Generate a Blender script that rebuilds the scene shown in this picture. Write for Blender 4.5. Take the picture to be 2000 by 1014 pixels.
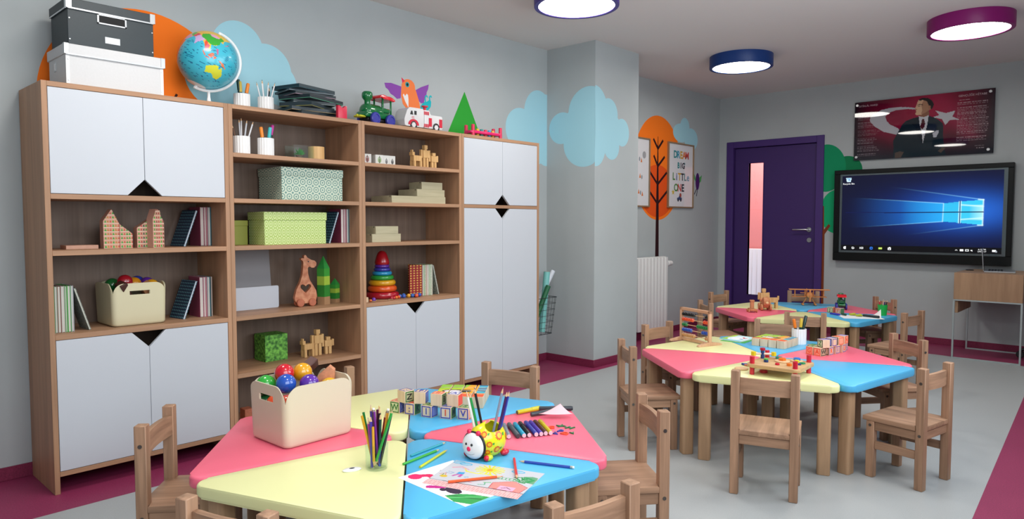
import bpy, bmesh, math, random
import numpy as np
from mathutils import Vector, Matrix, Euler

for _o in list(bpy.data.objects):
    bpy.data.objects.remove(_o)
S = bpy.context.scene
COL = S.collection
PI = math.pi
rnd = random.Random(7)

# ---------------------------------------------------------------- camera
cam = bpy.data.cameras.new('camera')
cam.sensor_width = 36.0
cam.sensor_fit = 'HORIZONTAL'
cam.lens = 1361.55 / 2000.0 * 36.0
cam.clip_start = 0.02
cam_ob = bpy.data.objects.new('camera', cam)
COL.objects.link(cam_ob)
cam_ob.location = (3.8141, -0.8233, 1.1758)
cam_ob.rotation_euler = (PI / 2 - 0.0531, 0.0, 0.747)
S.camera = cam_ob

# ---------------------------------------------------------------- world, light, exposure
W = bpy.data.worlds.new('world')
S.world = W
W.use_nodes = True
_bg = W.node_tree.nodes['Background']
_bg.inputs[0].default_value = (0.72, 0.83, 1.0, 1)
_bg.inputs[1].default_value = 1.0
S.view_settings.view_transform = 'Standard'
S.view_settings.look = 'None'
S.view_settings.gamma = 1.0
S.view_settings.exposure = 0.72
S.view_settings.use_curve_mapping = False
S.cycles.max_bounces = 8
S.cycles.diffuse_bounces = 4
S.cycles.caustics_reflective = False
S.cycles.caustics_refractive = False
S.cycles.sample_clamp_indirect = 6.0

LAMP_EMIT = 15.0
WINDOW_POWER = 28.0


def area(name, loc, rot, sx, sy, power, color):
    l = bpy.data.lights.new(name, 'AREA')
    l.shape = 'RECTANGLE'
    l.size, l.size_y = sx, sy
    l.energy = power
    l.color = color
    o = bpy.data.objects.new(name, l)
    COL.objects.link(o)
    o.location = loc
    o.rotation_euler = rot
    return o


# daylight entering through the two windows beside the camera, and an unseen light added to brighten the corridor
for _y in (-.25, 2.45):
    area('window_daylight', (3.885, _y, 1.63), (0, PI / 2, 0), 1.45, 2.1, WINDOW_POWER, (0.90, 0.96, 1.0))
area('corridor_fill_light', (0.3, 7.7, 2.5), (0, 0, 0), 1.2, 0.8, 23.0, (1.0, 0.93, 0.88))

# ---------------------------------------------------------------- colour and materials
def lin(h):
    h = h.lstrip('#')
    r = []
    for i in (0, 2, 4):
        c = int(h[i:i + 2], 16) / 255.0
        r.append(c / 12.92 if c <= 0.04045 else ((c + 0.055) / 1.055) ** 2.4)
    return (r[0], r[1], r[2], 1.0)


_M = {}


def mat(h, rough=0.5, metal=0.0, spec=0.5, coat=0.0, noise=0.0, nscale=40.0, bump=0.0, alpha=1.0, trans=0.0, name=None):
    """plain procedural material: colour with optional fine mottling and relief"""
    key = (h, rough, metal, spec, coat, noise, nscale, bump, alpha, trans)
    if key in _M:
        return _M[key]
    m = bpy.data.materials.new(name or ('mat_' + h.lstrip('#')))
    m.use_nodes = True
    nt = m.node_tree
    b = nt.nodes['Principled BSDF']
    b.inputs['Base Color'].default_value = lin(h)
    b.inputs['Roughness'].default_value = rough
    b.inputs['Metallic'].default_value = metal
    b.inputs['Specular IOR Level'].default_value = spec
    b.inputs['Coat Weight'].default_value = coat
    b.inputs['Coat Roughness'].default_value = 0.06
    b.inputs['Alpha'].default_value = alpha
    b.inputs['Transmission Weight'].default_value = trans
    if noise > 0 or bump > 0:
        tc = nt.nodes.new('ShaderNodeTexCoord')
        n = nt.nodes.new('ShaderNodeTexNoise')
        n.inputs['Scale'].default_value = nscale
        n.inputs['Detail'].default_value = 4.0
        nt.links.new(tc.outputs['Object'], n.inputs['Vector'])
        if noise > 0:
            c = lin(h)
            r = nt.nodes.new('ShaderNodeValToRGB')
            r.color_ramp.elements[0].position = 0.3
            r.color_ramp.elements[1].position = 0.7
            r.color_ramp.elements[0].color = tuple(max(0, v * (1 - noise)) for v in c[:3]) + (1,)
            r.color_ramp.elements[1].color = tuple(min(1, v * (1 + noise)) for v in c[:3]) + (1,)
            nt.links.new(n.outputs['Fac'], r.inputs['Fac'])
            nt.links.new(r.outputs['Color'], b.inputs['Base Color'])
        if bump > 0:
            bp = nt.nodes.new('ShaderNodeBump')
            bp.inputs['Strength'].default_value = bump
            bp.inputs['Distance'].default_value = 0.002
            nt.links.new(n.outputs['Fac'], bp.inputs['Height'])
            nt.links.new(bp.outputs['Normal'], b.inputs['Normal'])
    _M[key] = m
    return m


def wood(name, c1, c2, axis='z', fine=28.0, along=1.6, rough=0.5, rings=0.35):
    key = ('wood', name, axis)
    if key in _M:
        return _M[key]
    m = bpy.data.materials.new('wood_' + name + '_' + axis)
    m.use_nodes = True
    nt = m.node_tree
    L = nt.links
    b = nt.nodes['Principled BSDF']
    b.inputs['Roughness'].default_value = rough
    b.inputs['Specular IOR Level'].default_value = 0.35
    tc = nt.nodes.new('ShaderNodeTexCoord')
    oi = nt.nodes.new('ShaderNodeObjectInfo')
    mul = nt.nodes.new('ShaderNodeMath')
    mul.operation = 'MULTIPLY'
    mul.inputs[1].default_value = 7.0
    L.new(oi.outputs['Random'], mul.inputs[0])
    add = nt.nodes.new('ShaderNodeVectorMath')
    add.operation = 'ADD'
    L.new(tc.outputs['Object'], add.inputs[0])
    L.new(mul.outputs[0], add.inputs[1])
    mp = nt.nodes.new('ShaderNodeMapping')
    sc = [fine, fine, fine]
    sc['xyz'.index(axis)] = along
    mp.inputs['Scale'].default_value = sc
    L.new(add.outputs[0], mp.inputs['Vector'])
    n1 = nt.nodes.new('ShaderNodeTexNoise')
    n1.inputs['Scale'].default_value = 1.0
    n1.inputs['Detail'].default_value = 5.0
    n1.inputs['Distortion'].default_value = 0.6
    L.new(mp.outputs[0], n1.inputs['Vector'])
    n2 = nt.nodes.new('ShaderNodeTexNoise')
    n2.inputs['Scale'].default_value = 4.5
    n2.inputs['Detail'].default_value = 3.0
    L.new(mp.outputs[0], n2.inputs['Vector'])
    mx = nt.nodes.new('ShaderNodeMath')
    mx.operation = 'MULTIPLY_ADD'
    mx.inputs[1].default_value = rings
    L.new(n2.outputs['Fac'], mx.inputs[0])
    L.new(n1.outputs['Fac'], mx.inputs[2])
    r = nt.nodes.new('ShaderNodeValToRGB')
    r.color_ramp.elements[0].position = 0.38
    r.color_ramp.elements[1].position = 0.92
    r.color_ramp.elements[0].color = lin(c1)
    r.color_ramp.elements[1].color = lin(c2)
    L.new(mx.outputs[0], r.inputs['Fac'])
    L.new(r.outputs['Color'], b.inputs['Base Color'])
    bp = nt.nodes.new('ShaderNodeBump')
    bp.inputs['Strength'].default_value = 0.08
    bp.inputs['Distance'].default_value = 0.001
    L.new(n2.outputs['Fac'], bp.inputs['Height'])
    L.new(bp.outputs['Normal'], b.inputs['Normal'])
    _M[key] = m
    return m


def chair_wood(a): return wood('oak', '#7F624D', '#B79074', a)
def cab_wood(a): return wood('cabinet_oak', '#96745A', '#BB9070', a, fine=22.0, along=0.9)
def leg_wood(a): return wood('beech', '#94765A', '#BE9A78', a, fine=20)
def toy_wood(a='z'): return wood('toy', '#C79A62', '#E2BC84', a, fine=60)
def pale_wood(a='z'): return wood('pale', '#CDB191', '#E6CFB0', a, fine=60)


def emit(h, strength, name):
    m = bpy.data.materials.new(name)
    m.use_nodes = True
    nt = m.node_tree
    nt.nodes.remove(nt.nodes['Principled BSDF'])
    e = nt.nodes.new('ShaderNodeEmission')
    e.inputs[0].default_value = lin(h)
    e.inputs[1].default_value = strength
    nt.links.new(e.outputs[0], nt.nodes['Material Output'].inputs[0])
    return m


def glass_front_only(nt, fr, mx):
    """thin clear sheet: mirror-like share on the outer side only"""
    g = nt.nodes.new('ShaderNodeNewGeometry')
    iv = nt.nodes.new('ShaderNodeMath')
    iv.operation = 'SUBTRACT'
    iv.inputs[0].default_value = 1.0
    nt.links.new(g.outputs['Backfacing'], iv.inputs[1])
    ml = nt.nodes.new('ShaderNodeMath')
    ml.operation = 'MULTIPLY'
    nt.links.new(fr.outputs[0], ml.inputs[0])
    nt.links.new(iv.outputs[0], ml.inputs[1])
    nt.links.new(ml.outputs[0], mx.inputs[0])


def print_mat(name, rough=0.5, emission=0.0, coat=0.0, spec=0.5):
    """flat print: colour comes from the sheet's own colour attribute"""
    m = bpy.data.materials.new(name)
    m.use_nodes = True
    nt = m.node_tree
    b = nt.nodes['Principled BSDF']
    a = nt.nodes.new('ShaderNodeVertexColor')
    a.layer_name = 'Col'
    if emission > 0:
        b.inputs['Base Color'].default_value = (0.01, 0.01, 0.012, 1)
        nt.links.new(a.outputs['Color'], b.inputs['Emission Color'])
        b.inputs['Emission Strength'].default_value = emission
    else:
        nt.links.new(a.outputs['Color'], b.inputs['Base Color'])
    b.inputs['Roughness'].default_value = rough
    b.inputs['Specular IOR Level'].default_value = spec
    b.inputs['Coat Weight'].default_value = coat
    b.inputs['Coat Roughness'].default_value = 0.02
    return m


PRINT = print_mat('print_matte', 0.6)

# ---------------------------------------------------------------- mesh building
class MB:
    def __init__(s):
        s.v, s.f, s.mi, s.cur = [], [], [], 0

    def add(s, vs, fs, M=None):
        o = len(s.v)
        if M is not None:
            vs = [M @ Vector(p) for p in vs]
        s.v += [tuple(p) for p in vs]
        for f in fs:
            s.f.append([i + o for i in f])
            s.mi.append(s.cur)
        return s

    def bm(s, b, M=None):
        b.verts.index_update()
        return s.add([v.co.copy() for v in b.verts], [[v.index for v in f.verts] for f in b.faces], M)

    def box(s, c, d, bev=0.0, M=None, seg=1):
        """box at centre c with full sizes d"""
        b = bmesh.new()
        bmesh.ops.create_cube(b, size=1.0)
        for v in b.verts:
            v.co = Vector((c[0] + v.co.x * d[0], c[1] + v.co.y * d[1], c[2] + v.co.z * d[2]))
        if bev > 0:
            bmesh.ops.bevel(b, geom=list(b.edges), offset=min(bev, min(d) * 0.45), segments=seg, profile=0.5, affect='EDGES')
        s.bm(b, M)
        b.free()
        return s

    def span(s, x0, x1, y0, y1, z0, z1, bev=0.0, M=None):
        return s.box(((x0 + x1) / 2, (y0 + y1) / 2, (z0 + z1) / 2), (abs(x1 - x0), abs(y1 - y0), abs(z1 - z0)), bev, M)

    def prism(s, poly, z0, z1, bev=0.0, seg=2, M=None):
        """polygon in xy extruded from z0 to z1"""
        b = bmesh.new()
        lo = [b.verts.new((p[0], p[1], z0)) for p in poly]
        hi = [b.verts.new((p[0], p[1], z1)) for p in poly]
        n = len(poly)
        b.faces.new(lo[::-1])
        b.faces.new(hi)
        for i in range(n):
            b.faces.new((lo[i], lo[(i + 1) % n], hi[(i + 1) % n], hi[i]))
        if bev > 0:
            es = [e for e in b.edges if abs(e.verts[0].co.z - e.verts[1].co.z) < 1e-7]
            bmesh.ops.bevel(b, geom=es, offset=bev, segments=seg, profile=0.5, affect='EDGES')
        bmesh.ops.recalc_face_normals(b, faces=b.faces)
        s.bm(b, M)
        b.free()
        return s

    def lathe(s, prof, n=24, M=None, cap=True, squash=(1, 1)):
        vs, fs = [], []
        m = len(prof)
        for k in range(n):
            a = 2 * PI * k / n
            for r, z in prof:
                vs.append((r * math.cos(a) * squash[0], r * math.sin(a) * squash[1], z))
        for k in range(n):
            k2 = (k + 1) % n
            for j in range(m - 1):
                fs.append((k * m + j, k2 * m + j, k2 * m + j + 1, k * m + j + 1))
        if cap:
            if prof[0][0] > 1e-6:
                fs.append(tuple(k * m for k in range(n))[::-1])
            if prof[-1][0] > 1e-6:
                fs.append(tuple(k * m + m - 1 for k in range(n)))
        return s.add(vs, fs, M)

    def cyl(s, p0, p1, r0, r1=None, n=16, bev=0.0):
        r1 = r0 if r1 is None else r1
        p0, p1 = Vector(p0), Vector(p1)
        L = (p1 - p0).length
        M = along(p0, p1)
        if bev > 0:
            pr = [(max(r0 - bev, 1e-4), 0), (r0, bev), (r1, L - bev), (max(r1 - bev, 1e-4), L)]
        else:
            pr = [(r0, 0), (r1, L)]
        return s.lathe(pr, n, M)

    def sphere(s, c, r, nu=24, nv=14, M=None):
        r = (r, r, r) if not isinstance(r, (tuple, list)) else r
        vs = [(c[0], c[1], c[2] - r[2])]
        fs = []
        for j in range(1, nv):
            t = -PI / 2 + PI * j / nv
            for k in range(nu):
                a = 2 * PI * k / nu
                vs.append((c[0] + r[0] * math.cos(t) * math.cos(a), c[1] + r[1] * math.cos(t) * math.sin(a), c[2] + r[2] * math.sin(t)))
        vs.append((c[0], c[1], c[2] + r[2]))
        for k in range(nu):
            k2 = (k + 1) % nu
            fs.append((0, 1 + k2, 1 + k))
            for j in range(nv - 2):
                a0 = 1 + j * nu
                fs.append((a0 + k, a0 + k2, a0 + nu + k2, a0 + nu + k))
            e = 1 + (nv - 2) * nu
            fs.append((e + k, e + k2, len(vs) - 1))
        return s.add(vs, fs, M)

    def torus(s, c, R, r, nu=28, nv=10, M=None, rz=None, arc=None):
        rz = rz or r
        vs, fs = [], []
        cnt = nu
        a0, a1 = (0, 2 * PI) if arc is None else arc
        for k in range(cnt + (0 if arc is None else 1)):
            a = a0 + (a1 - a0) * k / cnt
            for j in range(nv):
                t = 2 * PI * j / nv
                q = R + r * math.cos(t)
                vs.append((c[0] + q * math.cos(a), c[1] + q * math.sin(a), c[2] + rz * math.sin(t)))
        tot = len(vs) // nv
        for k in range(cnt):
            k2 = (k + 1) % tot if arc is None else k + 1
            for j in range(nv):
                j2 = (j + 1) % nv
                fs.append((k * nv + j, k2 * nv + j, k2 * nv + j2, k * nv + j2))
        if arc is not None:
            fs.append(tuple(range(nv))[::-1])
            fs.append(tuple(range((tot - 1) * nv, tot * nv)))
        return s.add(vs, fs, M)

    def tube(s, pts, r, n=8, closed=False):
        pts = [Vector(p) for p in pts]
        m = len(pts)
        vs, fs = [], []
        up = None
        for i, p in enumerate(pts):
            if closed:
                d = (pts[(i + 1) % m] - pts[i - 1])
            else:
                d = pts[min(i + 1, m - 1)] - pts[max(i - 1, 0)]
            d.normalize()
            if up is None:
                up = d.orthogonal().normalized()
            else:
                up = (up - d * up.dot(d)).normalized()
            sd = d.cross(up)
            rr = r[i] if isinstance(r, (list, tuple)) else r
            for k in range(n):
                a = 2 * PI * k / n
                vs.append(p + (up * math.cos(a) + sd * math.sin(a)) * rr)
        for i in range(m if closed else m - 1):
            i2 = (i + 1) % m
            for k in range(n):
                k2 = (k + 1) % n
                fs.append((i * n + k, i * n + k2, i2 * n + k2, i2 * n + k))
        if not closed:
            fs.append(tuple(range(n))[::-1])
            fs.append(tuple(range((m - 1) * n, m * n)))
        return s.add(vs, fs)

    def mesh(s, name, mats, smooth=40):
        me = bpy.data.meshes.new(name)
        me.from_pydata(s.v, [], s.f)
        for m in (mats if isinstance(mats, (list, tuple)) else [mats]):
            me.materials.append(m)
        if any(s.mi):
            me.polygons.foreach_set('material_index', s.mi)
        if smooth:
            me.polygons.foreach_set('use_smooth', [True] * len(me.polygons))
            me.set_sharp_from_angle(angle=math.radians(smooth))
        me.update()
        return me

    def obj(s, name, mats, parent=None, smooth=40, label=None):
        return link(name, s.mesh(name, mats, smooth), parent, label)


def link(name, me, parent=None, label=None, M=None):
    o = bpy.data.objects.new(name, me)
    COL.objects.link(o)
    if parent is not None:
        o.parent = parent
    if M is not None:
        o.matrix_local = M
    if label:
        o['label'] = label
    return o


def along(p0, p1):
    d = (Vector(p1) - Vector(p0)).normalized()
    q = Vector((0, 0, 1)).rotation_difference(d)
    return Matrix.Translation(Vector(p0)) @ q.to_matrix().to_4x4()


def frame(o, x, y, z):
    """matrix from origin and axis vectors"""
    M = Matrix.Identity(4)
    for i, a in enumerate((x, y, z)):
        M[0][i], M[1][i], M[2][i] = a
    M.translation = Vector(o)
    return M


def thing(name, label, cat, loc=(0, 0, 0), rz=0.0, group=None, M=None):
    o = bpy.data.objects.new(name, None)
    o.empty_display_size = 0.05
    COL.objects.link(o)
    if M is not None:
        o.matrix_world = M
    else:
        o.location = loc
        o.rotation_euler = (0, 0, rz)
    o['label'] = label
    o['category'] = cat
    if group:
        o['group'] = group
    return o


def tag(o, label, cat, group=None):
    o['label'] = label
    o['category'] = cat
    if group:
        o['group'] = group
    return o


def structure(o):
    o['kind'] = 'structure'
    return o


def copy_tree(o, parent=None):
    c = o.copy()
    COL.objects.link(c)
    if parent is not None:
        c.parent = parent
        c.matrix_parent_inverse = o.matrix_parent_inverse.copy()
    for ch in list(o.children):
        copy_tree(ch, c)
    return c


def rounded(poly, r, n=5):
    """round the corners of a convex or concave polygon; r may be a list"""
    out = []
    m = len(poly)
    for i in range(m):
        ri = r[i] if isinstance(r, (list, tuple)) else r
        p, a, b = Vector(poly[i]).to_2d(), Vector(poly[i - 1]).to_2d(), Vector(poly[(i + 1) % m]).to_2d()
        if ri <= 0:
            out.append(tuple(p))
            continue
        u, v = (a - p).normalized(), (b - p).normalized()
        ang = math.acos(max(-1, min(1, u.dot(v))))
        d = min(ri / math.tan(ang / 2), (a - p).length * .49, (b - p).length * .49)
        ri = d * math.tan(ang / 2)
        c = p + (u + v).normalized() * (ri / math.sin(ang / 2))
        s0, s1 = p + u * d - c, p + v * d - c
        a0, a1 = math.atan2(s0.y, s0.x), math.atan2(s1.y, s1.x)
        da = (a1 - a0 + PI) % (2 * PI) - PI
        for k in range(n + 1):
            t = a0 + da * k / n
            out.append((c.x + ri * math.cos(t), c.y + ri * math.sin(t)))
    return out


def ellipse(cx, cy, rx, ry, n=40, a0=0, a1=2 * PI):
    return [(cx + rx * math.cos(a0 + (a1 - a0) * k / n), cy + ry * math.sin(a0 + (a1 - a0) * k / n)) for k in range(n)]


# plane matrices: local xy drawn on a surface, local z = outward normal
def on_left(x=0.0): return frame((x, 0, 0), (0, 1, 0), (0, 0, 1), (1, 0, 0))       # draw (Y, Z)
def on_back(y): return frame((0, y, 0), (1, 0, 0), (0, 0, 1), (0, -1, 0))           # draw (X, Z)


_TXT = {}


def text_mesh(txt, size, depth, m, bold=0.0, align='CENTER'):
    key = (txt, size, depth, m.name, bold, align)
    if key in _TXT:
        return _TXT[key]
    c = bpy.data.curves.new('lettering', 'FONT')
    c.body = txt
    c.size = size
    c.extrude = depth / 2
    c.offset = bold
    c.align_x = align
    c.align_y = 'CENTER'
    c.resolution_u = 3
    o = bpy.data.objects.new('lettering', c)
    COL.objects.link(o)
    dg = bpy.context.evaluated_depsgraph_get()
    me = bpy.data.meshes.new_from_object(o.evaluated_get(dg))
    me.name = 'lettering'
    me.materials.clear()
    me.materials.append(m)
    bpy.data.objects.remove(o)
    bpy.data.curves.remove(c)
    _TXT[key] = me
    return me


class Canvas:
    """a flat print or picture: raster of colours on a real sheet, size w x h metres, origin at lower left"""

    def __init__(s, w, h, nx, ny, bg):
        s.w, s.h, s.nx, s.ny = w, h, nx, ny
        x = (np.arange(nx) + .5) / nx * w
        y = (np.arange(ny) + .5) / ny * h
        s.X, s.Y = np.meshgrid(x, y)
        s.c = np.zeros((ny, nx, 3))
        s.c[:] = lin(bg)[:3]

    def put(s, mask, col, a=1.0):
        c = np.array(lin(col)[:3]) if isinstance(col, str) else np.array(col)
        k = (mask * a)[..., None]
        s.c = s.c * (1 - k) + c * k
        return s

    def inside(s, poly):
        m = np.zeros(s.X.shape, bool)
        n = len(poly)
        for i in range(n):
            x0, y0 = poly[i]
            x1, y1 = poly[(i + 1) % n]
            if y0 == y1:
                continue
            cross = ((y0 > s.Y) != (y1 > s.Y)) & (s.X < (x1 - x0) * (s.Y - y0) / (y1 - y0) + x0)
            m ^= cross
        return m

    def poly(s, p, col, a=1.0): return s.put(s.inside(p).astype(float), col, a)

    def ell(s, cx, cy, rx, ry, col, a=1.0):
        return s.put((((s.X - cx) / rx) ** 2 + ((s.Y - cy) / ry) ** 2 < 1).astype(float), col, a)

    def dist(s, pts):
        d = np.full(s.X.shape, 1e9)
        for (x0, y0), (x1, y1) in zip(pts[:-1], pts[1:]):
            L = (x1 - x0) ** 2 + (y1 - y0) ** 2 + 1e-12
            t = np.clip(((s.X - x0) * (x1 - x0) + (s.Y - y0) * (y1 - y0)) / L, 0, 1)
            d = np.minimum(d, np.hypot(s.X - x0 - t * (x1 - x0), s.Y - y0 - t * (y1 - y0)))
        return d

    def line(s, pts, wd, col, a=1.0): return s.put((s.dist(pts) < wd / 2).astype(float), col, a)

    def glow(s, pts, wd, col, a=1.0): return s.put(np.exp(-(s.dist(pts) / wd) ** 2), col, a)

    def mesh(s, name, m, fn=None):
        nx, ny = s.nx, s.ny
        gx, gy = np.meshgrid(np.linspace(0, s.w, nx + 1), np.linspace(0, s.h, ny + 1))
        vs = np.stack([gx.ravel(), gy.ravel(), np.zeros(gx.size)], 1)
        if fn is not None:
            vs = fn(vs)
        i = (np.arange(ny)[:, None] * (nx + 1) + np.arange(nx)[None]).ravel()
        fs = np.stack([i, i + 1, i + nx + 2, i + nx + 1], 1)
        me = bpy.data.meshes.new(name)
        me.vertices.add(len(vs))
        me.vertices.foreach_set('co', vs.astype(np.float32).ravel())
        me.loops.add(fs.size)
        me.loops.foreach_set('vertex_index', fs.astype(np.int32).ravel())
        me.polygons.add(len(fs))
        me.polygons.foreach_set('loop_start', (np.arange(len(fs)) * 4).astype(np.int32))
        me.update(calc_edges=True)
        at = me.color_attributes.new('Col', 'FLOAT_COLOR', 'CORNER')
        rgba = np.ones((len(fs), 4, 4), np.float32)
        rgba[:, :, :3] = s.c.reshape(-1, 1, 3)
        at.data.foreach_set('color', rgba.ravel())
        me.materials.append(m)
        me.update()
        return me

# ================================================================ the room
RX, RY0, RY1, RZ = 3.89, -1.7, 6.8825, 2.6175
WALL = mat('#B0B7B9', 0.75, spec=0.2, noise=0.035, nscale=2.2)
CEIL = mat('#DEDAD8', 0.85, spec=0.1)
MAG = mat('#7A2746', 0.55, spec=0.3, noise=0.22, nscale=170)
GREYF = mat('#A9AEB0', 0.38, spec=0.4, noise=0.05, nscale=220)
WHITE = mat('#E6E8EA', 0.45)

floor = MB()
P = [(0.5763, -1.1), (3.485, -1.1), (3.13, 6.16), (2.4, 6.262), (0.5763, 6.28)]
o4 = [(-0.1, -1.8), (RX + .1, -1.8), (RX + .1, 8.6), (2.4, 8.6), (-0.1, 8.6)]
fl = structure(floor.add([(x, y, 0) for x, y in P], [tuple(range(5))]).obj('floor', GREYF))
border = MB()
for i in range(5):
    j = (i + 1) % 5
    a, b, c, d = P[i], P[j], o4[j], o4[i]
    border.add([(a[0], a[1], 0), (d[0], d[1], 0), (c[0], c[1], 0), (b[0], b[1], 0)], [(0, 1, 2, 3)])
border.obj('floor_border', mat('#8C3056', 0.5, spec=0.35, noise=0.2, nscale=170), fl, label='speckled magenta border of the floor along the walls')
MB().span(-.1, RX + .1, -1.8, 8.6, -.06, -.001).obj('subfloor', GREYF, fl)

structure(MB().span(-.1, RX + .1, RY0 - .1, 8.4, RZ, RZ + .1).obj('ceiling', CEIL))
wall_left = structure(MB().span(-.1, 0, RY0 - .1, RY1 + .1, 0, RZ).obj('wall_left', WALL))
wall_pillar = structure(MB().span(0, .4977, 3.7296, 4.3588, 0, RZ).obj('wall_pillar', WALL))
wall_back = MB()
wall_back.span(-.1, .13, RY1, RY1 + .12, 0, RZ)
wall_back.span(1.155, RX + .1, RY1, RY1 + .12, 0, RZ)
wall_back.span(.13, 1.155, RY1, RY1 + .12, 2.07, RZ)
wall_back = structure(wall_back.obj('wall_back', WALL))
structure(MB().span(-.1, RX + .1, RY0 - .1, RY0, 0, RZ).obj('wall_front', WALL))
WIN = [(-1.35, .85), (1.35, 3.55)]
wr = MB().span(RX, RX + .1, RY0, WIN[0][0], 0, RZ).span(RX, RX + .1, WIN[0][1], WIN[1][0], 0, RZ).span(RX, RX + .1, WIN[1][1], RY1 + .1, 0, RZ)
for y0, y1 in WIN:
    wr.span(RX, RX + .1, y0, y1, 0, .85).span(RX, RX + .1, y0, y1, 2.4, RZ)
structure(wr.obj('wall_right', WALL))
for k, (y0, y1) in enumerate(WIN):
    wn = MB()
    for q in ((y0, y1, .85, .91), (y0, y1, 2.34, 2.4), (y0, y0 + .06, .91, 2.34), (y1 - .06, y1, .91, 2.34), ((y0 + y1) / 2 - .03, (y0 + y1) / 2 + .03, .91, 2.34)):
        wn.span(RX + .04, RX + .08, *q)
    wn = structure(wn.obj('window_%d' % (k + 1), WHITE))
    MB().span(RX + .058, RX + .062, y0 + .06, y1 - .06, .91, 2.34).obj('pane', mat('#FFFFFF', 0.0, trans=1.0), wn)

# baseboards
def board(name, segs):
    m = MB()
    for x0, x1, y0, y1 in segs:
        m.span(x0, x1, y0, y1, 0, .062, 0.002)
    return structure(m.obj(name, MAG))


board('baseboard_left', [(0, .008, RY0, 3.7216), (0, .5057, 3.7216, 3.7296), (.4977, .5057, 3.7296, 4.3588), (0, .5057, 4.3588, 4.3668), (0, .008, 4.3668, RY1)])
board('baseboard_back', [(0, .09, RY1 - .008, RY1), (1.2, RX, RY1 - .008, RY1)])
board('baseboard_right', [(RX - .008, RX, RY0, RY1 - .008)])

# ---------------------------------------------------------------- wall paintings (flat paint on the plaster)
_lay = [0]


def paint(name, polys, col, parent, M, base=0.0, clip=None, label=None):
    m = MB()
    for k, p in enumerate(polys):
        if clip:
            p = [clip(q) for q in p]
        m.prism(p, -.0002, .0006 + base + k * .00004)
    me = m.mesh(name, mat(col, .7, spec=.2), smooth=0)
    return link(name, me, parent, label, M)


def stroke(pts, w0, w1):
    out = []
    for i, ((x0, y0), (x1, y1)) in enumerate(zip(pts[:-1], pts[1:])):
        d = Vector((x1 - x0, y1 - y0)).normalized()
        n = Vector((-d.y, d.x))
        a, b = w0 + (w1 - w0) * i / (len(pts) - 1), w0 + (w1 - w0) * (i + 1) / (len(pts) - 1)
        out.append([(x0 - n.x * a, y0 - n.y * a), (x1 - n.x * b, y1 - n.y * b), (x1 + n.x * b, y1 + n.y * b), (x0 + n.x * a, y0 + n.y * a)])
    return out


ML, MBK = on_left(0), on_back(RY1)
ORANGE, SKYB = '#F97A1E', '#A4D4E2'
paint('painted_crown', [ellipse(.55, 1.765, .48, .485, 72)], ORANGE, wall_left, ML, label='round orange tree crown painted above the first cabinet')
paint('painted_branch', stroke([(.66, 1.60), (.66, 1.82)], .012, .006) + stroke([(.62, 1.83), (.66, 1.77), (.70, 1.85)], .008, .006), '#3A1A12', wall_left, ML, .0004)
paint('painted_cloud', [ellipse(1.04, 2.15, .15, .15), ellipse(1.21, 2.05, .155, .155), ellipse(1.29, 1.98, .11, .12), ellipse(1.0, 1.97, .26, .20)], SKYB, wall_left, ML, .0001, label='pale blue cloud painted behind the globe')
paint('painted_bird', [[(2.19, 2.12), (2.183, 2.04), (2.198, 1.985), (2.235, 1.95), (2.36, 1.945), (2.337, 2.03), (2.315, 2.085), (2.29, 2.125)], ellipse(2.248, 2.108, .058, .05)], '#F08048', wall_left, ML, .0004, label='orange bird with purple wings painted above the toy fire engine')
paint('painted_wing', [[(2.186, 2.10), (2.18, 2.02), (2.15, 2.012), (2.12, 2.03), (2.095, 2.04), (2.075, 2.065), (2.055, 2.075), (2.045, 2.105), (2.10, 2.112)],
                       [(2.292, 2.06), (2.315, 2.095), (2.36, 2.12), (2.43, 2.148), (2.424, 2.115), (2.41, 2.09), (2.408, 2.06), (2.392, 2.045), (2.385, 2.015), (2.36, 2.008), (2.325, 2.03)]], '#8A4BA8', wall_left, ML, .0003)
paint('painted_beak', [[(2.196, 2.125), (2.188, 2.162), (2.218, 2.142)]], '#E0324E', wall_left, ML, .0005)
paint('painted_heart', [[(2.198, 2.045), (2.206, 2.055), (2.218, 2.04), (2.232, 2.058), (2.243, 2.05), (2.247, 2.02), (2.246, 1.965), (2.22, 2.0)]], '#E9E6E6', wall_left, ML, .0008)
paint('painted_eye', [ellipse(2.238, 2.12, .018, .018, 16)], '#2E9AA0', wall_left, ML, .0008)
paint('painted_pupil', [ellipse(2.238, 2.12, .009, .010, 16)], '#10202A', wall_left, ML, .0012)
paint('painted_tail', [[(2.352, 1.985), (2.38, 2.02), (2.41, 2.025), (2.44, 2.045), (2.452, 2.03), (2.448, 1.995), (2.425, 1.968), (2.38, 1.955), (2.355, 1.958)]] + stroke([(2.40, 2.02), (2.395, 2.055), (2.41, 2.07), (2.42, 2.055)], .006, .004) + stroke([(2.44, 2.035), (2.435, 2.06), (2.448, 2.072), (2.456, 2.06)], .006, .004), '#20B2BC', wall_left, ML, .0003)
paint('painted_triangle', [[(2.776, 2.145), (2.53, 1.68), (3.022, 1.68)]], '#2F9E36', wall_left, ML, label='pointed green tree painted above the toy bench')
cl = lambda q: (min(q[0], 3.7294), q[1])
paint('painted_cloud', [ellipse(3.62, 2.07, .18, .20), ellipse(3.40, 1.93, .18, .17), ellipse(3.60, 1.85, .17, .19), ellipse(3.72, 1.95, .2, .3)], SKYB, wall_left, ML, .0001, cl, 'pale blue cloud painted in the corner beside the pillar')
MP1 = frame((0, 3.7296, 0), (1, 0, 0), (0, 0, 1), (0, -1, 0))
cp = lambda q: (min(q[0], .4976), q[1])
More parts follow.
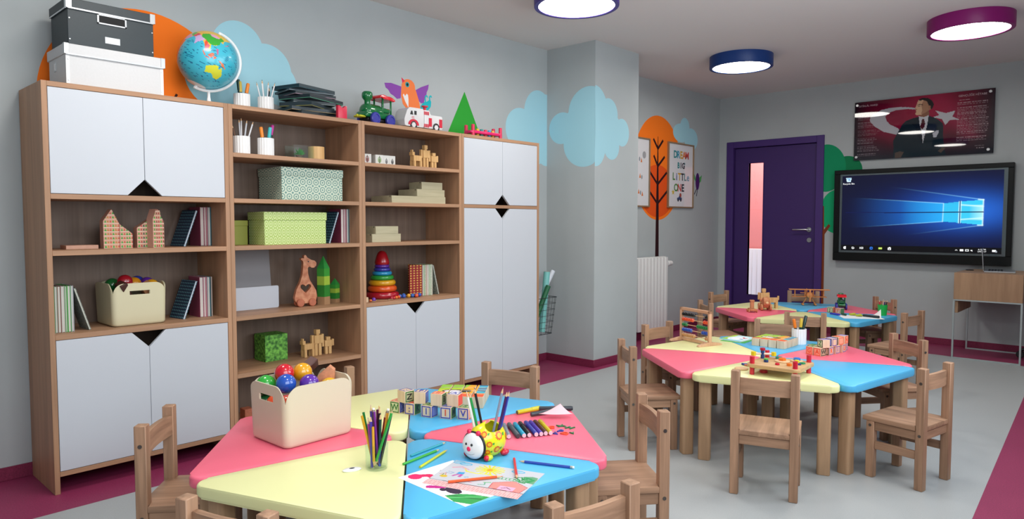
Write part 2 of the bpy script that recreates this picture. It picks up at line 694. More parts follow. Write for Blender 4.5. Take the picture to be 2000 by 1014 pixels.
paint('painted_cloud', [ellipse(.16, 1.955, .135, .13), ellipse(.43, 2.07, .20, .195), ellipse(.39, 1.82, .21, .195), ellipse(.42, 1.95, .25, .2)], SKYB, wall_pillar, MP1, .0001, cp, 'pale blue cloud painted around the edge of the pillar')
MP2 = on_left(.4977)
cq = lambda q: (max(q[0], 3.7298), q[1])
paint('painted_cloud', [ellipse(3.73, 2.07, .17, .195), ellipse(3.92, 2.055, .125, .13), ellipse(4.11, 1.925, .105, .115), ellipse(3.96, 1.80, .11, .11), ellipse(3.74, 1.82, .14, .195), ellipse(3.9, 1.93, .2, .16)], SKYB, wall_pillar, MP2, .0001, cq)
paint('painted_crown', [ellipse(5.52, 1.737, .47, .536, 72)], ORANGE, wall_left, ML, label='tall orange tree crown painted between the two posters')
paint('painted_crown', [ellipse(5.51, 1.50, .33, .27, 60)], '#E2541A', wall_left, ML, .0003)
br = stroke([(5.512, .80), (5.51, 1.4), (5.508, 1.75), (5.508, 2.06)], .034, .004)
for (xa, xb, zt, zb) in ((5.42, 5.61, 2.03, 1.935), (5.43, 5.645, 1.862, 1.755), (5.345, 5.69, 1.70, 1.57), (5.33, 5.71, 1.51, 1.37)):
    br += stroke([(xa, zt), (5.51, zb), (xb, zt)], .013, .013)
paint('painted_trunk', br, '#2C1014', wall_left, ML, .0006)
paint('painted_cloud', [ellipse(5.98, 2.14, .17, .10), ellipse(6.06, 2.21, .10, .10), ellipse(6.2, 2.09, .15, .12)], SKYB, wall_left, ML, .0001)
paint('painted_bird', [ellipse(6.36, 1.635, .045, .095, 24)], '#4A1E66', wall_left, ML, .0003, label='small purple bird with green wings painted beside the poster')
paint('painted_wing', [[(6.33, 1.62), (6.27, 1.67), (6.26, 1.74), (6.31, 1.68)], [(6.39, 1.61), (6.44, 1.64), (6.46, 1.71), (6.40, 1.68)]], '#4FA05A', wall_left, ML, .0002)
paint('painted_leg', stroke([(6.34, 1.55), (6.29, 1.49)], .006, .006) + stroke([(6.36, 1.545), (6.34, 1.47)], .006, .006), '#241030', wall_left, ML, .0002)
ck = lambda q: (max(q[0], 1.19), q[1])
paint('painted_crown', [ellipse(1.42, 1.72, .15, .145)], '#0E7C4E', wall_back, MBK, .0001, ck)
paint('painted_crown', [ellipse(1.21, 1.75, .20, .25)], '#0E9060', wall_back, MBK, .0002, ck, 'dark green tree crown painted between the door and the screen')
paint('painted_crown', [ellipse(1.33, 1.29, .17, .23)], '#10A46C', wall_back, MBK, .0003, ck)
paint('painted_trunk', [[(1.185, 0.063), (1.217, 0.063), (1.212, 1.05), (1.27, 1.14), (1.25, 1.16), (1.205, 1.10), (1.20, 1.35), (1.188, 1.35)]], '#7A3A22', wall_back, MBK, .0006)

# ---------------------------------------------------------------- door, with the corridor behind its glass
PUR = mat('#472F72', 0.45, spec=0.35)
PURL = mat('#3F2966', 0.42, spec=0.35)
YB = RY1
door = structure(MB().span(.185, 1.105, YB + .028, YB + .07, .006, .346).span(.185, 1.105, YB + .028, YB + .07, 1.852, 2.022)
                 .span(.185, .352, YB + .028, YB + .07, .346, 1.852).span(.522, 1.105, YB + .028, YB + .07, .346, 1.852).obj('door_1', PURL))
MB().span(.095, .178, YB - .012, YB + .12, 0, 2.103, .003).span(1.112, 1.19, YB - .012, YB + .12, 0, 2.103, .003).span(.178, 1.112, YB - .012, YB + .12, 2.03, 2.103, .003).span(.178, .198, YB + .071, YB + .09, 0, 2.03).span(1.092, 1.112, YB + .071, YB + .09, 0, 2.03).span(.198, 1.092, YB + .071, YB + .09, 2.008, 2.03).obj('door_frame', PUR, door)
MB().span(.343, .352, YB + .022, YB + .073, .337, 1.861).span(.522, .531, YB + .022, YB + .073, .337, 1.861).span(.352, .522, YB + .022, YB + .073, .337, .346).span(.352, .522, YB + .022, YB + .073, 1.852, 1.861).obj('glazing_bead', PURL, door)
gm = bpy.data.materials.new('door_glass')
gm.use_nodes = True
_nt = gm.node_tree
_nt.nodes.remove(_nt.nodes['Principled BSDF'])
_tr, _gl, _mx, _fr = (_nt.nodes.new('ShaderNode' + k) for k in ('BsdfTransparent', 'BsdfGlossy', 'MixShader', 'Fresnel'))
_gl.inputs['Roughness'].default_value = 0.02
glass_front_only(_nt, _fr, _mx)
_nt.links.new(_tr.outputs[0], _mx.inputs[1])
_nt.links.new(_gl.outputs[0], _mx.inputs[2])
_nt.links.new(_mx.outputs[0], _nt.nodes['Material Output'].inputs[0])
GLASS = gm
MB().span(.352, .522, YB + .045, YB + .049, .346, 1.852).obj('door_glass', GLASS, door, label='narrow glass strip showing the pink corridor')
STEEL = mat('#B9BCC0', 0.3, metal=1.0)
h = MB().cyl((1.04, YB + .028, 1.098), (1.04, YB + .018, 1.098), .027, n=24, bev=.002)
h.tube([(1.04, YB + .02, 1.098), (1.04, YB - .03, 1.098), (1.02, YB - .036, 1.098), (.885, YB - .036, 1.097)], .0095, 10)
h.obj('door_handle', STEEL, door, label='steel lever handle')
MB().cyl((1.045, YB + .028, .985), (1.045, YB + .018, .985), .026, n=24, bev=.002).obj('lock_plate', STEEL, door)
structure(MB().span(-1.2, 1.8, 8.3, 8.36, 0, RZ).span(-1.26, -1.2, 7.0, 8.36, 0, RZ).span(1.8, 1.86, 7.0, 8.36, 0, RZ).obj('wall_corridor', mat('#E08A86', .7)))


def radiator(name, label, loc, rz, n, w, h_, deep):
    """ribbed radiator, local x along the wall, local y away from it"""
    t = thing(name, label, 'radiator', loc, rz)
    R = mat('#E4E5E4', .35)
    p = w / n
    for k in range(n):
        m = MB()
        x = -w / 2 + p * (k + .5)
        m.prism(rounded([(x - p * .495, 0), (x + p * .495, 0), (x + p * .495, deep), (x + p * .34, deep + .006), (x - p * .34, deep + .006), (x - p * .495, deep)], .004, 2), 0, h_, .004)
        if k == 0:
            me = m.mesh('section', R)
        else:
            me = m.mesh('section', R)
        link('section', me, t)
    MB().span(-w / 2, w / 2, 0.0, deep * .7, h_ - .012, h_ + .006, .003).obj('top_grille', R, t)
    return t, R


t, R = radiator('radiator', 'white ribbed radiator on the wall under the orange painted tree', (.03, 5.285, .095), -PI / 2, 9, .56, .725, .07)
MB().cyl((-.28, .035, .655), (-.32, .035, .655), .016, n=16).cyl((-.32, .035, .655), (-.405, .035, .655), .03, .026, n=20, bev=.004).obj('thermostat_valve', R, t)
MB().span(-.2, -.17, -.028, 0, .1, .62).obj('wall_bracket', R, t)
MB().span(.17, .2, -.028, 0, .1, .62).obj('wall_bracket', R, t)
t, R = radiator('radiator', 'white ribbed radiator in the pink corridor behind the door glass', (-.02, 8.268, .12), PI, 8, .55, .70, .07)
MB().span(-.2, -.17, -.03, 0, .1, .62).obj('wall_bracket', R, t)
MB().span(.17, .2, -.03, 0, .1, .62).obj('wall_bracket', R, t)

# ---------------------------------------------------------------- ceiling lamps
LAMP_ON = emit('#FFFAF2', LAMP_EMIT, 'lamp_diffuser')
LAMPS = [(1.10, 2.70, '#46308A', 'round ceiling lamp with a purple drum, above the open shelves'),
         (1.10, 5.04, '#1B3C7C', 'round ceiling lamp with a navy blue drum, in front of the door'),
         (2.79, 5.04, '#841468', 'round ceiling lamp with a magenta drum, above the wall screen'),
         (2.79, 2.70, '#46308A', 'round ceiling lamp overhead, above the middle tables'),
         (1.10, .36, '#1B3C7C', 'round ceiling lamp overhead, above the first cabinet'),
         (2.79, .36, '#841468', 'round ceiling lamp overhead, beside the camera corner')]
for x, y, c, lb in LAMPS:
    t = thing('ceiling_lamp', lb, 'lamp', (x, y, RZ), group='round ceiling lamps')
    MB().lathe([(.238, -.098), (.263, -.098), (.265, -.095), (.265, -.0005), (.238, -.0005)], 64, cap=False).add([], []).obj('lamp_drum', mat(c, .4, spec=.3), t)
    MB().lathe([(0, -.093), (.238, -.093)], 64, cap=False).obj('diffuser', LAMP_ON, t, label='glowing white diffuser')
    MB().lathe([(0, -.06), (.237, -.06)], 32, cap=False).obj('lamp_tray', mat('#D8D8D8', .5), t)

# ================================================================ cabinets: four units of one wall
CX, CW, CH, TH = .3684, .8, 1.772, .022
DOORM = mat('#C4C9D1', 0.35, spec=0.4)
NOTCH = .0735


def cab_poly(poly, x0, x1, m, name, parent):
    """prism drawn in (y, z), thickness from x0 to x1"""
    b = MB().prism(poly, x0, x1, .0012, 1)
    return link(name, b.mesh(name, m), parent, None, on_left(0))


def cabinet(k, label, shelves, doors):
    y0 = k * CW
    t = thing('shelf_cabinet', label, 'cabinet', (0, 0, 0), group='oak shelf cabinets along the wall')
    cab_span = lambda n, m, *a: MB().span(*a, bev=.001).obj(n, m, t)
    cab_span('side_panel', cab_wood('z'), .009, CX, y0 + .0005, y0 + TH, 0, CH)
    cab_span('side_panel', cab_wood('z'), .009, CX, y0 + CW - TH, y0 + CW - .0005, 0, CH)
    cab_span('top_panel', cab_wood('y'), .009, CX, y0 + TH, y0 + CW - TH, CH - TH, CH)
    cab_span('bottom_panel', cab_wood('y'), .009, CX, y0 + TH, y0 + CW - TH, .075, .096)
    cab_span('back_panel', wood('cabinet_back_shaded', '#604F44', '#7C685B', 'z', fine=22.0, along=0.9), .012, .020, y0 + TH, y0 + CW - TH, .096, CH - TH)  # darker copy of the cabinet wood: shade inside the shelves put into its colour
    for z in shelves:
        cab_span('shelf', cab_wood('y'), .020, CX, y0 + TH, y0 + CW - TH, z - TH, z)
    yc = y0 + CW / 2
    g = .0018
    for z0, z1, notch in doors:
        for s in (0, 1):
            a, b = (y0 + TH + g, yc - g / 2) if s == 0 else (yc + g / 2, y0 + CW - TH - g)
            zb, zt = z0 + g, z1 - g
            if s == 0:
                poly = [(a, zb), (b - NOTCH, zb), (b, zb + NOTCH), (b, zt), (a, zt)] if notch == 'low' else [(a, zb), (b, zb), (b, zt - NOTCH), (b - NOTCH, zt), (a, zt)]
            else:
                poly = [(a + NOTCH, zb), (b, zb), (b, zt), (a, zt), (a, zb + NOTCH)] if notch == 'low' else [(a, zb), (b, zb), (b, zt), (a + NOTCH, zt), (a, zt - NOTCH)]
            cab_poly(poly, CX - .019, CX - .001, DOORM, 'door', t)
    return t


Z1, Z2, Z3, Z4, Z5 = 1.298, 1.055, .692, .394, 1.530
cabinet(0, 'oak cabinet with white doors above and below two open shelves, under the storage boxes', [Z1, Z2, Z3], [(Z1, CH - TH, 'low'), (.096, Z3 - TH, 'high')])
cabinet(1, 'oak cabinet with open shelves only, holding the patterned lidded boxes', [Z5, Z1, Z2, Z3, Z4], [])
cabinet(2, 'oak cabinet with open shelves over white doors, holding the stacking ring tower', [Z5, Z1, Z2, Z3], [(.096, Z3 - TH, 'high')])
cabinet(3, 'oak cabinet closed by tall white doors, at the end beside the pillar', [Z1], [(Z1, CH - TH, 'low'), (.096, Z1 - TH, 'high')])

# ================================================================ wedge tables, three hexagonal groups of six
TZ = .43
RHEX = .735
PINK, YEL, BLU = mat('#F26C86', .36, spec=.5), mat('#E8E9AC', .36, spec=.5), mat('#52B4E4', .36, spec=.5)
_ap = -RHEX * 2 / 3 * math.cos(PI / 6)
_tri = [(_ap + .006, 0), (-_ap / 2 - .001, -RHEX / 2 + .004), (-_ap / 2 - .001, RHEX / 2 - .004)]
_top_me = {}


def wedge(center, ang, m, label, group):
    d = Vector((math.cos(ang), math.sin(ang)))
    c = Vector(center) + d * (-_ap)
    t = thing('triangular_table', label, 'table', (c.x, c.y, 0), ang, group)
    if m.name not in _top_me:
        _top_me[m.name] = MB().prism(rounded(_tri, [.05, .042, .042], 8), TZ - .036, TZ, .008, 3).mesh('tabletop', m, 50)
    link('tabletop', _top_me[m.name], t)
    for p in ((_ap, 0), (-_ap / 2, -RHEX / 2), (-_ap / 2, RHEX / 2)):
        q = Vector(p)
        u = (-q).normalized()
        q = q + u * .112
        if 'leg' not in _top_me:
            _top_me['leg'] = MB().prism(rounded([(-.029, -.029), (.029, -.029), (.029, .029), (-.029, .029)], .012, 4), 0, TZ - .0365, .002, 1).mesh('leg', leg_wood('z'))
        link('leg', _top_me['leg'], t, None, Matrix.Translation((q.x, q.y, 0)))
    return t


T1, T2, T3 = (1.912, .694), (2.25, 2.975), (1.635, 5.135)
WHAT = {
    'front': ['pink triangular table under the felt pens and loose letters', 'blue triangular table under the letter blocks of the front cluster', 'yellow triangular table behind the ball bin, next to the shelves',
              'pink triangular table under the ball bin', 'yellow triangular table with the glass of pencils', 'blue triangular table with the children\'s drawings'],
    'middle': ['pink triangular table with the curved wall of letter blocks', 'blue triangular table under the set of picture cubes and booklet', 'yellow triangular table with the abacus',
               'empty pink triangular table between the abacus and the peg board', 'yellow triangular table under the peg board', 'empty blue triangular table of the middle cluster, beside the peg board'],
    'far': ['pink triangular table with the green toy locomotive', 'blue triangular table with the wooden biplane', 'yellow triangular table behind the wooden pull toys',
            'pink triangular table with the wooden pull toys', 'yellow triangular table nearest the ribbed pen cup, far cluster', 'blue triangular table with the green cup and folded paper'],
}
for nm, c in (('front', T1), ('middle', T2), ('far', T3)):
    for k in range(6):
        wedge(c, math.radians(50 + 60 * k), (PINK, BLU, YEL, PINK, YEL, BLU)[k], WHAT[nm][k] , nm + ' cluster of triangular tables')

# ================================================================ children's chairs
BOLT = mat('#6E6A66', .35, metal=.9)


def make_chair():
    t = thing('child_chair', '-', 'chair')
    pw = .036
    for s in (-1, 1):
        m = MB().box((0, s * .12, .27), (pw, pw, .54), .0025)
        leg = m.obj('leg', chair_wood('z'), t)
        for z in (.475, .243):
            MB().cyl((0, s * (.12 + pw / 2 - .001), z), (0, s * (.12 + pw / 2 + .0015), z), .0065, n=12).obj('bolt', BOLT, leg)
    for s in (-1, 1):
        leg = MB().box((.216, s * .122, .131), (pw, .032, .262), .0025).obj('leg', chair_wood('z'), t)
        MB().cyl((.216, s * (.138 - .001), .243), (.216, s * .1395, .243), .0065, n=12).obj('bolt', BOLT, leg)
    p = [(-.014, -.1015), (.0185, -.1015), (.0185, -.139), (.25, -.139), (.25, .139), (.0185, .139), (.0185, .1015), (-.014, .1015)]
    MB().prism(p, .262, .284, .003, 2).obj('seat', chair_wood('x'), t)
    for s in (-1, 1):
        MB().box((.108, s * .122, .241), (.18, .018, .040), .0015).obj('side_apron', chair_wood('x'), t)
    MB().box((.216, 0, .241), (.018, .212, .040), .0015).obj('front_apron', chair_wood('y'), t)
    MB().box((0, 0, .241), (.018, .204, .040), .0015).obj('back_apron', chair_wood('y'), t)
    for s in (-1, 1):
        MB().box((.108, s * .122, .152), (.18, .016, .036), .0015).obj('stretcher', chair_wood('x'), t)
    n = 10
    ys = [-.102 + .204 * i / n for i in range(n + 1)]
    bow = lambda y: .006 - .010 * (1 - (y / .102) ** 2)
    poly = [(bow(y) + .009, y) for y in ys] + [(bow(y) - .009, y) for y in ys[::-1]]
    MB().prism(poly, .440, .508, .002, 1).obj('backrest', chair_wood('y'), t, 60)
    return t


CH_ = [  # back mid point x, y, facing angle, label
    (1.399, .048, 50, 'small wooden chair at the pink table with the ball bin'),
    (2.291, -.13, 110, 'small wooden chair with its back to us, at the yellow table with the pencil glass'),
    (2.859, .492, 168, 'small wooden chair with its back to us, at the blue table with the drawings'),
    (2.516, 1.312, -130, 'small wooden chair at the pink table with the felt pens'),
    (1.696, 1.452, -72, 'small wooden chair facing us behind the front blue table, before the tall white doors'),
    (1.19, .81, -10, 'small wooden chair partly hidden behind the ball bin, before the open shelves'),
    (1.769, 2.283, 48, 'small wooden chair beside the empty pink table of the middle cluster'),
    (1.504, 3.032, -8, 'small wooden chair in front of the radiator, at the table with the abacus'),
    (2.612, 2.058, 108, 'small wooden chair with its back to us, before the peg board'),
    (3.111, 2.716, 168, 'small wooden chair at the right end of the middle cluster, by the empty blue table'),
    (2.812, 3.514, -130, 'small wooden chair at the pink table behind the letter block wall'),
    (2.005, 3.68, -70, 'small wooden chair behind the picture cubes, facing us'),
    (2.003, 4.188, 111, 'small wooden chair behind the ribbed pen cup, with its back to us'),
    (1.156, 4.344, 47, 'small wooden chair at the pink far table, just behind the abacus'),
    (.849, 5.198, -9, 'small wooden chair between the radiator and the purple door'),
    (1.412, 5.765, -65, 'small wooden chair behind the biplane, before the purple door'),
    (2.142, 5.612, -131, 'small wooden chair behind the green cup, against the back wall'),
    (2.553, 4.751, 167, 'small wooden chair at the far blue table, nearest the desk'),
]
proto = make_chair()
for i, (x, y, a, lb) in enumerate(CH_):
    c = proto if i == 0 else copy_tree(proto)
    c.location = (x, y, 0)
    c.rotation_euler = (0, 0, math.radians(a))
    c['label'] = lb
    c['group'] = 'small wooden chairs around the triangular tables'

# ================================================================ helpers for toys and stationery
def pattern_mat(name, h0, h1, kind, scale, h2=None, rough=.55, thresh=.5):
    """small printed repeat on paper: dots, rings, stripes or checks in two or three colours"""
    m = bpy.data.materials.new('print_' + name)
    m.use_nodes = True
    nt = m.node_tree
    L = nt.links
    b = nt.nodes['Principled BSDF']
    b.inputs['Roughness'].default_value = rough
    tc = nt.nodes.new('ShaderNodeTexCoord')
    mp = nt.nodes.new('ShaderNodeMapping')
    mp.inputs['Scale'].default_value = scale if isinstance(scale, tuple) else (scale,) * 3
    L.new(tc.outputs['Object'], mp.inputs['Vector'])
    r = nt.nodes.new('ShaderNodeValToRGB')
    r.color_ramp.interpolation = 'CONSTANT'
    r.color_ramp.elements[0].color = lin(h0)
    r.color_ramp.elements[1].color = lin(h1)
    r.color_ramp.elements[1].position = thresh
    if kind in ('dots', 'rings'):
        f = nt.nodes.new('ShaderNodeVectorMath')
        f.operation = 'FRACTION'
        s0 = nt.nodes.new('ShaderNodeSeparateXYZ')
        L.new(mp.outputs[0], s0.inputs[0])
        sm = nt.nodes.new('ShaderNodeMath')
        L.new(s0.outputs['X'], sm.inputs[0])
        L.new(s0.outputs['Y'], sm.inputs[1])
        c0 = nt.nodes.new('ShaderNodeCombineXYZ')
        L.new(sm.outputs[0], c0.inputs['Y'])
        L.new(s0.outputs['Z'], c0.inputs['Z'])
        L.new(c0.outputs[0], f.inputs[0])
        sb = nt.nodes.new('ShaderNodeVectorMath')
        sb.operation = 'SUBTRACT'
        sb.inputs[1].default_value = (.5, .5, .5)
        L.new(f.outputs[0], sb.inputs[0])
        sp = nt.nodes.new('ShaderNodeSeparateXYZ')
        L.new(sb.outputs[0], sp.inputs[0])
        cb = nt.nodes.new('ShaderNodeCombineXYZ')
        L.new(sp.outputs['Y'], cb.inputs['X'])
        L.new(sp.outputs['Z'], cb.inputs['Y'])
        ln = nt.nodes.new('ShaderNodeVectorMath')
        ln.operation = 'LENGTH'
        L.new(cb.outputs[0], ln.inputs[0])
        if kind == 'rings':
            w = nt.nodes.new('ShaderNodeMath')
            w.operation = 'MULTIPLY'
            w.inputs[1].default_value = 3.4
            L.new(ln.outputs['Value'], w.inputs[0])
            fr = nt.nodes.new('ShaderNodeMath')
            fr.operation = 'FRACT'
            L.new(w.outputs[0], fr.inputs[0])
            L.new(fr.outputs[0], r.inputs['Fac'])
        else:
            L.new(ln.outputs['Value'], r.inputs['Fac'])
    elif kind == 'check':
        c = nt.nodes.new('ShaderNodeTexChecker')
        c.inputs['Scale'].default_value = 1.0
        L.new(mp.outputs[0], c.inputs['Vector'])
        L.new(c.outputs['Fac'], r.inputs['Fac'])
    elif kind == 'noise':
        n = nt.nodes.new('ShaderNodeTexNoise')
        n.inputs['Scale'].default_value = 1.0
        n.inputs['Detail'].default_value = 5.0
        L.new(mp.outputs[0], n.inputs['Vector'])
        r.color_ramp.interpolation = 'LINEAR'
        r.color_ramp.elements[0].position = .36
        r.color_ramp.elements[1].position = .66
        L.new(n.outputs['Fac'], r.inputs['Fac'])
    if h2:
        e = r.color_ramp.elements.new(min(.97, thresh + .22))
        e.color = lin(h2)
    L.new(r.outputs['Color'], b.inputs['Base Color'])
    return m


PLW = mat('#ECEDEE', .35)
BLACK = mat('#15171A', .45)
TIPW = mat('#D9B48A', .6)
CORE = {}


def pencil(label, col, p, q, eraser=None, tip='#2A2A2C', r=.0042, group=None, paint_end=None, upside=False):
    """hexagonal pencil from butt p to point q"""
    p, q = Vector(p), Vector(q)
    L = (q - p).length
    t = thing('pencil', label, 'pencil', M=along(p, q), group=group)
    hexa = [(r * math.cos(PI / 3 * k), r * math.sin(PI / 3 * k)) for k in range(6)]
    e0 = .012 if eraser else 0
    MB().prism(hexa, e0, L - .020).obj('barrel', mat(col, .35, coat=.3), t, 20)
    MB().lathe([(r * .93, L - .0201), (r * .30, L - .006)], 8).obj('sharpened_wood', TIPW, t)
    MB().lathe([(r * .30, L - .0061), (.0003, L)], 8).obj('lead', mat(tip, .5), t)
    if eraser:
        MB().lathe([(r * 1.02, .005), (r * 1.02, .0122)], 10).obj('ferrule', mat('#C9C4B4', .3, metal=.8), t)
        MB().lathe([(r * .8, 0), (r * .95, .001), (r * .95, .0051)], 10).obj('eraser', mat(eraser, .8), t)
    return t


def marker(label, body, capc, p, q, r=.0062, endc=None, group=None, cap_len=.045):
    """felt pen lying or standing from butt p to cap end q"""
    p, q = Vector(p), Vector(q)
    L = (q - p).length
    t = thing('felt_pen', label, 'pen', M=along(p, q), group=group)
    MB().lathe([(r * .8, 0), (r, .002), (r, L - cap_len)], 14).obj('barrel', mat(body, .35), t)
    MB().lathe([(r * 1.12, L - cap_len), (r * 1.12, L - .006), (r * .9, L)], 14).obj('cap', mat(capc, .35), t)
    if endc:
        MB().lathe([(r * .86, -.0012), (r * .9, .0003)], 14).obj('end_plug', mat(endc, .4), t)
    return t


def fluted(R, n=20, amp=.05, per=6):
    return [(R * (1 - amp * abs(math.sin(n * a / 2))) * math.cos(a), R * (1 - amp * abs(math.sin(n * a / 2))) * math.sin(a)) for a in (2 * PI * k / (n * per) for k in range(n * per))]


_cup = []


def ribbed_cup(label, loc, group='white ribbed pen cups'):
    t = thing('pen_cup', label, 'cup', loc, group=group)
    if not _cup:
        m = MB()
        o = fluted(.0425)
        k = len(o)
        vs = [(x, y, 0) for x, y in o] + [(x * 1.0, y * 1.0, .093) for x, y in o] + [(x * .88, y * .88, .093) for x, y in o] + [(x * .88, y * .88, .006) for x, y in o]
        fs = [tuple(range(k))[::-1], tuple(range(3 * k, 4 * k))]
        for i in range(k):
            j = (i + 1) % k
            for a in range(3):
                fs.append((a * k + i, a * k + j, (a + 1) * k + j, (a + 1) * k + i))
        m.add(vs, fs)
        _cup.append(m.mesh('ribbed_wall', PLW, 30))
    link('ribbed_wall', _cup[0], t)
    return t


def lidded_box(name, label, x0, x1, y0, y1, z0, z1, lid, m, over=.005, lidm=None, cat='box'):
    t = thing(name, label, cat, ((x0 + x1) / 2, (y0 + y1) / 2, z0))
    a, b, h = (x1 - x0) / 2, (y1 - y0) / 2, z1 - z0
    MB().span(-a, a, -b, b, 0, h - lid + .004, .0015).obj('box_body', m, t)
    MB().span(-a - over, a + over, -b - over, b + over, h - lid, h, .002).obj('lid', lidm or m, t)
    return t, a, b, h


def notebook(label, loc, rz, w, h, d, cover, page='#E6E4DC', tilt=0.0, group=None, tilt_axis='X', ct=.0016):
    """thin paper book standing on its lower edge: local x depth into shelf, y thickness, z height"""
    M = Matrix.Translation(Vector(loc)) @ Matrix.Rotation(rz, 4, 'Z') @ Matrix.Rotation(tilt, 4, tilt_axis)
    t = thing('notebook', label, 'notebook', M=M, group=group)
    cm = cover if not isinstance(cover, str) else mat(cover, .5)
    MB().span(-w, 0, 0, ct, 0, h).span(-w, 0, d - ct, d, 0, h).span(-w, -w + .0016, 0, d, 0, h).obj('cover', cm, t)
    MB().span(-w + .0016, -.002, ct, d - ct, .002, h - .002).obj('pages', mat(page, .7), t)
    return t


# ================================================================ on top of the cabinets
TOP = CH
SILV = mat('#C9CDD0', .3, metal=.85)
DK = mat('#1E2A30', .5, noise=.06, nscale=90)
t, a, b, h = lidded_box('storage_box', 'large white lidded storage box at the bottom of the stack on the first cabinet', .085, .335, .104, .506, TOP, 1.948, .045, mat('#CACBCD', .6, noise=.02, nscale=120), .006)
for sy in (-1, 1):
    MB().span(a - .012, a + .0075, sy * (b - .012), sy * (b + .0075), h - .046, h + .0012, .001).obj('corner_bracket', SILV, t)
    MB().span(a - .001, a + .0012, sy * (b - .014), sy * b, .004, h - .05).obj('corner_strip', mat('#DDDEDF', .5), t)
    for z in (.02, .11):
        MB().cyl((a + .001, sy * (b - .009), z), (a + .003, sy * (b - .009), z), .003, n=10).obj('rivet', SILV, t)
MB().span(a + .004, a + .0072, -b, b, h - .0475, h - .042).obj('metal_edge', SILV, t)
MB().span(-.045, -.015, -b - .0022, -b, .075, .115).obj('label_holder', SILV, t)
MB().span(-.040, -.020, -b - .0028, -b - .002, .08, .11).obj('paper_label', PLW, t)
t, a, b, h = lidded_box('storage_box', 'dark slate lidded storage box with metal handle frame, on top of the white box', .092, .335, .116, .466, 1.9485, 2.143, .042, DK, .006)
for sy in (-1, 1):
    MB().span(a - .016, a + .0075, sy * (b - .016), sy * (b + .0075), h - .043, h + .0012, .001).obj('corner_bracket', SILV, t)
    for z in (.02, .11):
        MB().cyl((a + .0002, sy * (b - .006), z), (a + .003, sy * (b - .006), z), .003, n=10).obj('rivet', SILV, t)
MB().span(a + .004, a + .0072, -b, b, h - .045, h - .039).obj('metal_edge', SILV, t)
MB().span(-a, a, -b - .0072, -b - .004, h - .045, h - .039).obj('metal_edge', SILV, t)
m = MB()
y0, y1, z0, z1 = -.061, .06, .107, .153
for q in ((y0, y1, z1 - .009, z1), (y0, y1, z0, z0 + .007), (y0, y0 + .008, z0, z1), (y1 - .008, y1, z0, z1)):
    m.span(a, a + .004, q[0], q[1], q[2], q[3], .0008)
m.obj('handle_frame', SILV, t)
MB().span(a, a + .0012, y0 + .006, y1 - .006, z0 + .006, z1 - .006).obj('handle_slot', mat('#0B0D0F', .8), t)
MB().span(a, a + .002, -.031, .031, .026, .055, .0006).obj('label_holder', SILV, t)
MB().span(a + .002, a + .0026, -.027, .027, .029, .052).obj('paper_label', PLW, t)

# globe ------------------------------------------------------------
GC = Vector((0, 0, .235))
t = thing('globe', 'world globe with turquoise seas on a white stand, on the first cabinet', 'globe', (.2, .780, TOP))
gl = Canvas(2 * PI, PI, 240, 120, '#3FB6CF')
LON, LAT = np.degrees(gl.X) - 180, np.degrees(gl.Y) - 90
gl.X, gl.Y = LON, LAT
asia = [(28, 36), (35, 36), (36, 30), (43, 13), (52, 16), (60, 25), (67, 25), (72, 20), (77, 8), (80, 14), (88, 22), (94, 17), (98, 9), (103, 2), (104, 9), (109, 12), (106, 20), (114, 22), (121, 28), (122, 38), (128, 35), (130, 43), (140, 53), (160, 60), (178, 65), (178, 72), (100, 78), (60, 70), (40, 66), (28, 60)]
gl.poly(asia, '#E8B845')
gl.poly([(60, 50), (80, 46), (88, 50), (120, 50), (135, 48), (178, 65), (178, 72), (100, 78), (60, 70), (40, 66)], '#E7C04A')
gl.poly([(74, 39), (80, 30), (92, 27), (99, 22), (110, 21), (121, 28), (122, 38), (131, 46), (120, 52), (115, 43), (98, 42), (88, 48)], '#3BA83A')
gl.poly([(88, 48), (98, 42), (115, 43), (117, 49), (100, 52)], '#DCA0C0')
gl.poly([(66, 25), (72, 20), (77, 8), (80, 14), (88, 22), (92, 26), (80, 30), (74, 35)], '#C8A8D8')
gl.poly([(60, 25), (67, 25), (74, 36), (62, 38)], '#D04A52')
gl.poly([(44, 40), (60, 38), (60, 25), (48, 30)], '#54B040')
gl.poly([(36, 30), (43, 13), (52, 16), (60, 23), (48, 30)], '#D890B0')
gl.poly([(92, 27), (99, 22), (98, 9), (94, 17)], '#E05038')
gl.poly([(99, 20), (106, 17), (103, 2), (98, 9)], '#D86078')
gl.poly([(102, 22), (109, 12), (105, 9), (106, 20)], '#E8C83A')
gl.poly([(95, 5), (104, -2), (106, -6), (101, -3)], '#E06038')
gl.poly([(109, 1), (117, 7), (119, 4), (116, -4), (110, -3)], '#E06038')
gl.poly([(105, -6), (115, -7), (114, -8.5), (106, -7.5)], '#E06038')
gl.poly([(119, 1), (125, 1), (121, -5)], '#E06038')
gl.poly([(131, -1), (141, -3), (150, -10), (140, -9)], '#E07840')
gl.poly([(118, 18), (122, 18), (126, 7), (122, 9)], '#C06090')
gl.poly([(130, 31), (140, 36), (145, 44), (138, 37)], '#D05070')
gl.poly([(114, -22), (122, -17), (130, -12), (136, -12), (136, -16), (141, -17), (142, -11), (153, -26), (150, -37), (140, -38), (131, -31), (116, -35)], '#D8DC3A')
gl.poly([(-17, 15), (-5, 36), (10, 37), (32, 31), (43, 12), (51, 11), (40, -15), (33, -27), (18, -34), (9, 0)], '#E07A4A')
gl.poly([(-80, 8), (-50, 0), (-35, -7), (-55, -35), (-72, -52), (-75, -20)], '#58B050')
gl.poly([(166, -46), (178, -38), (172, -42)], '#E090A0')
gl.poly([(-180, -90), (180, -90), (180, -70), (-180, -72)], '#E8ECEE')
rr = np.random.RandomState(3)
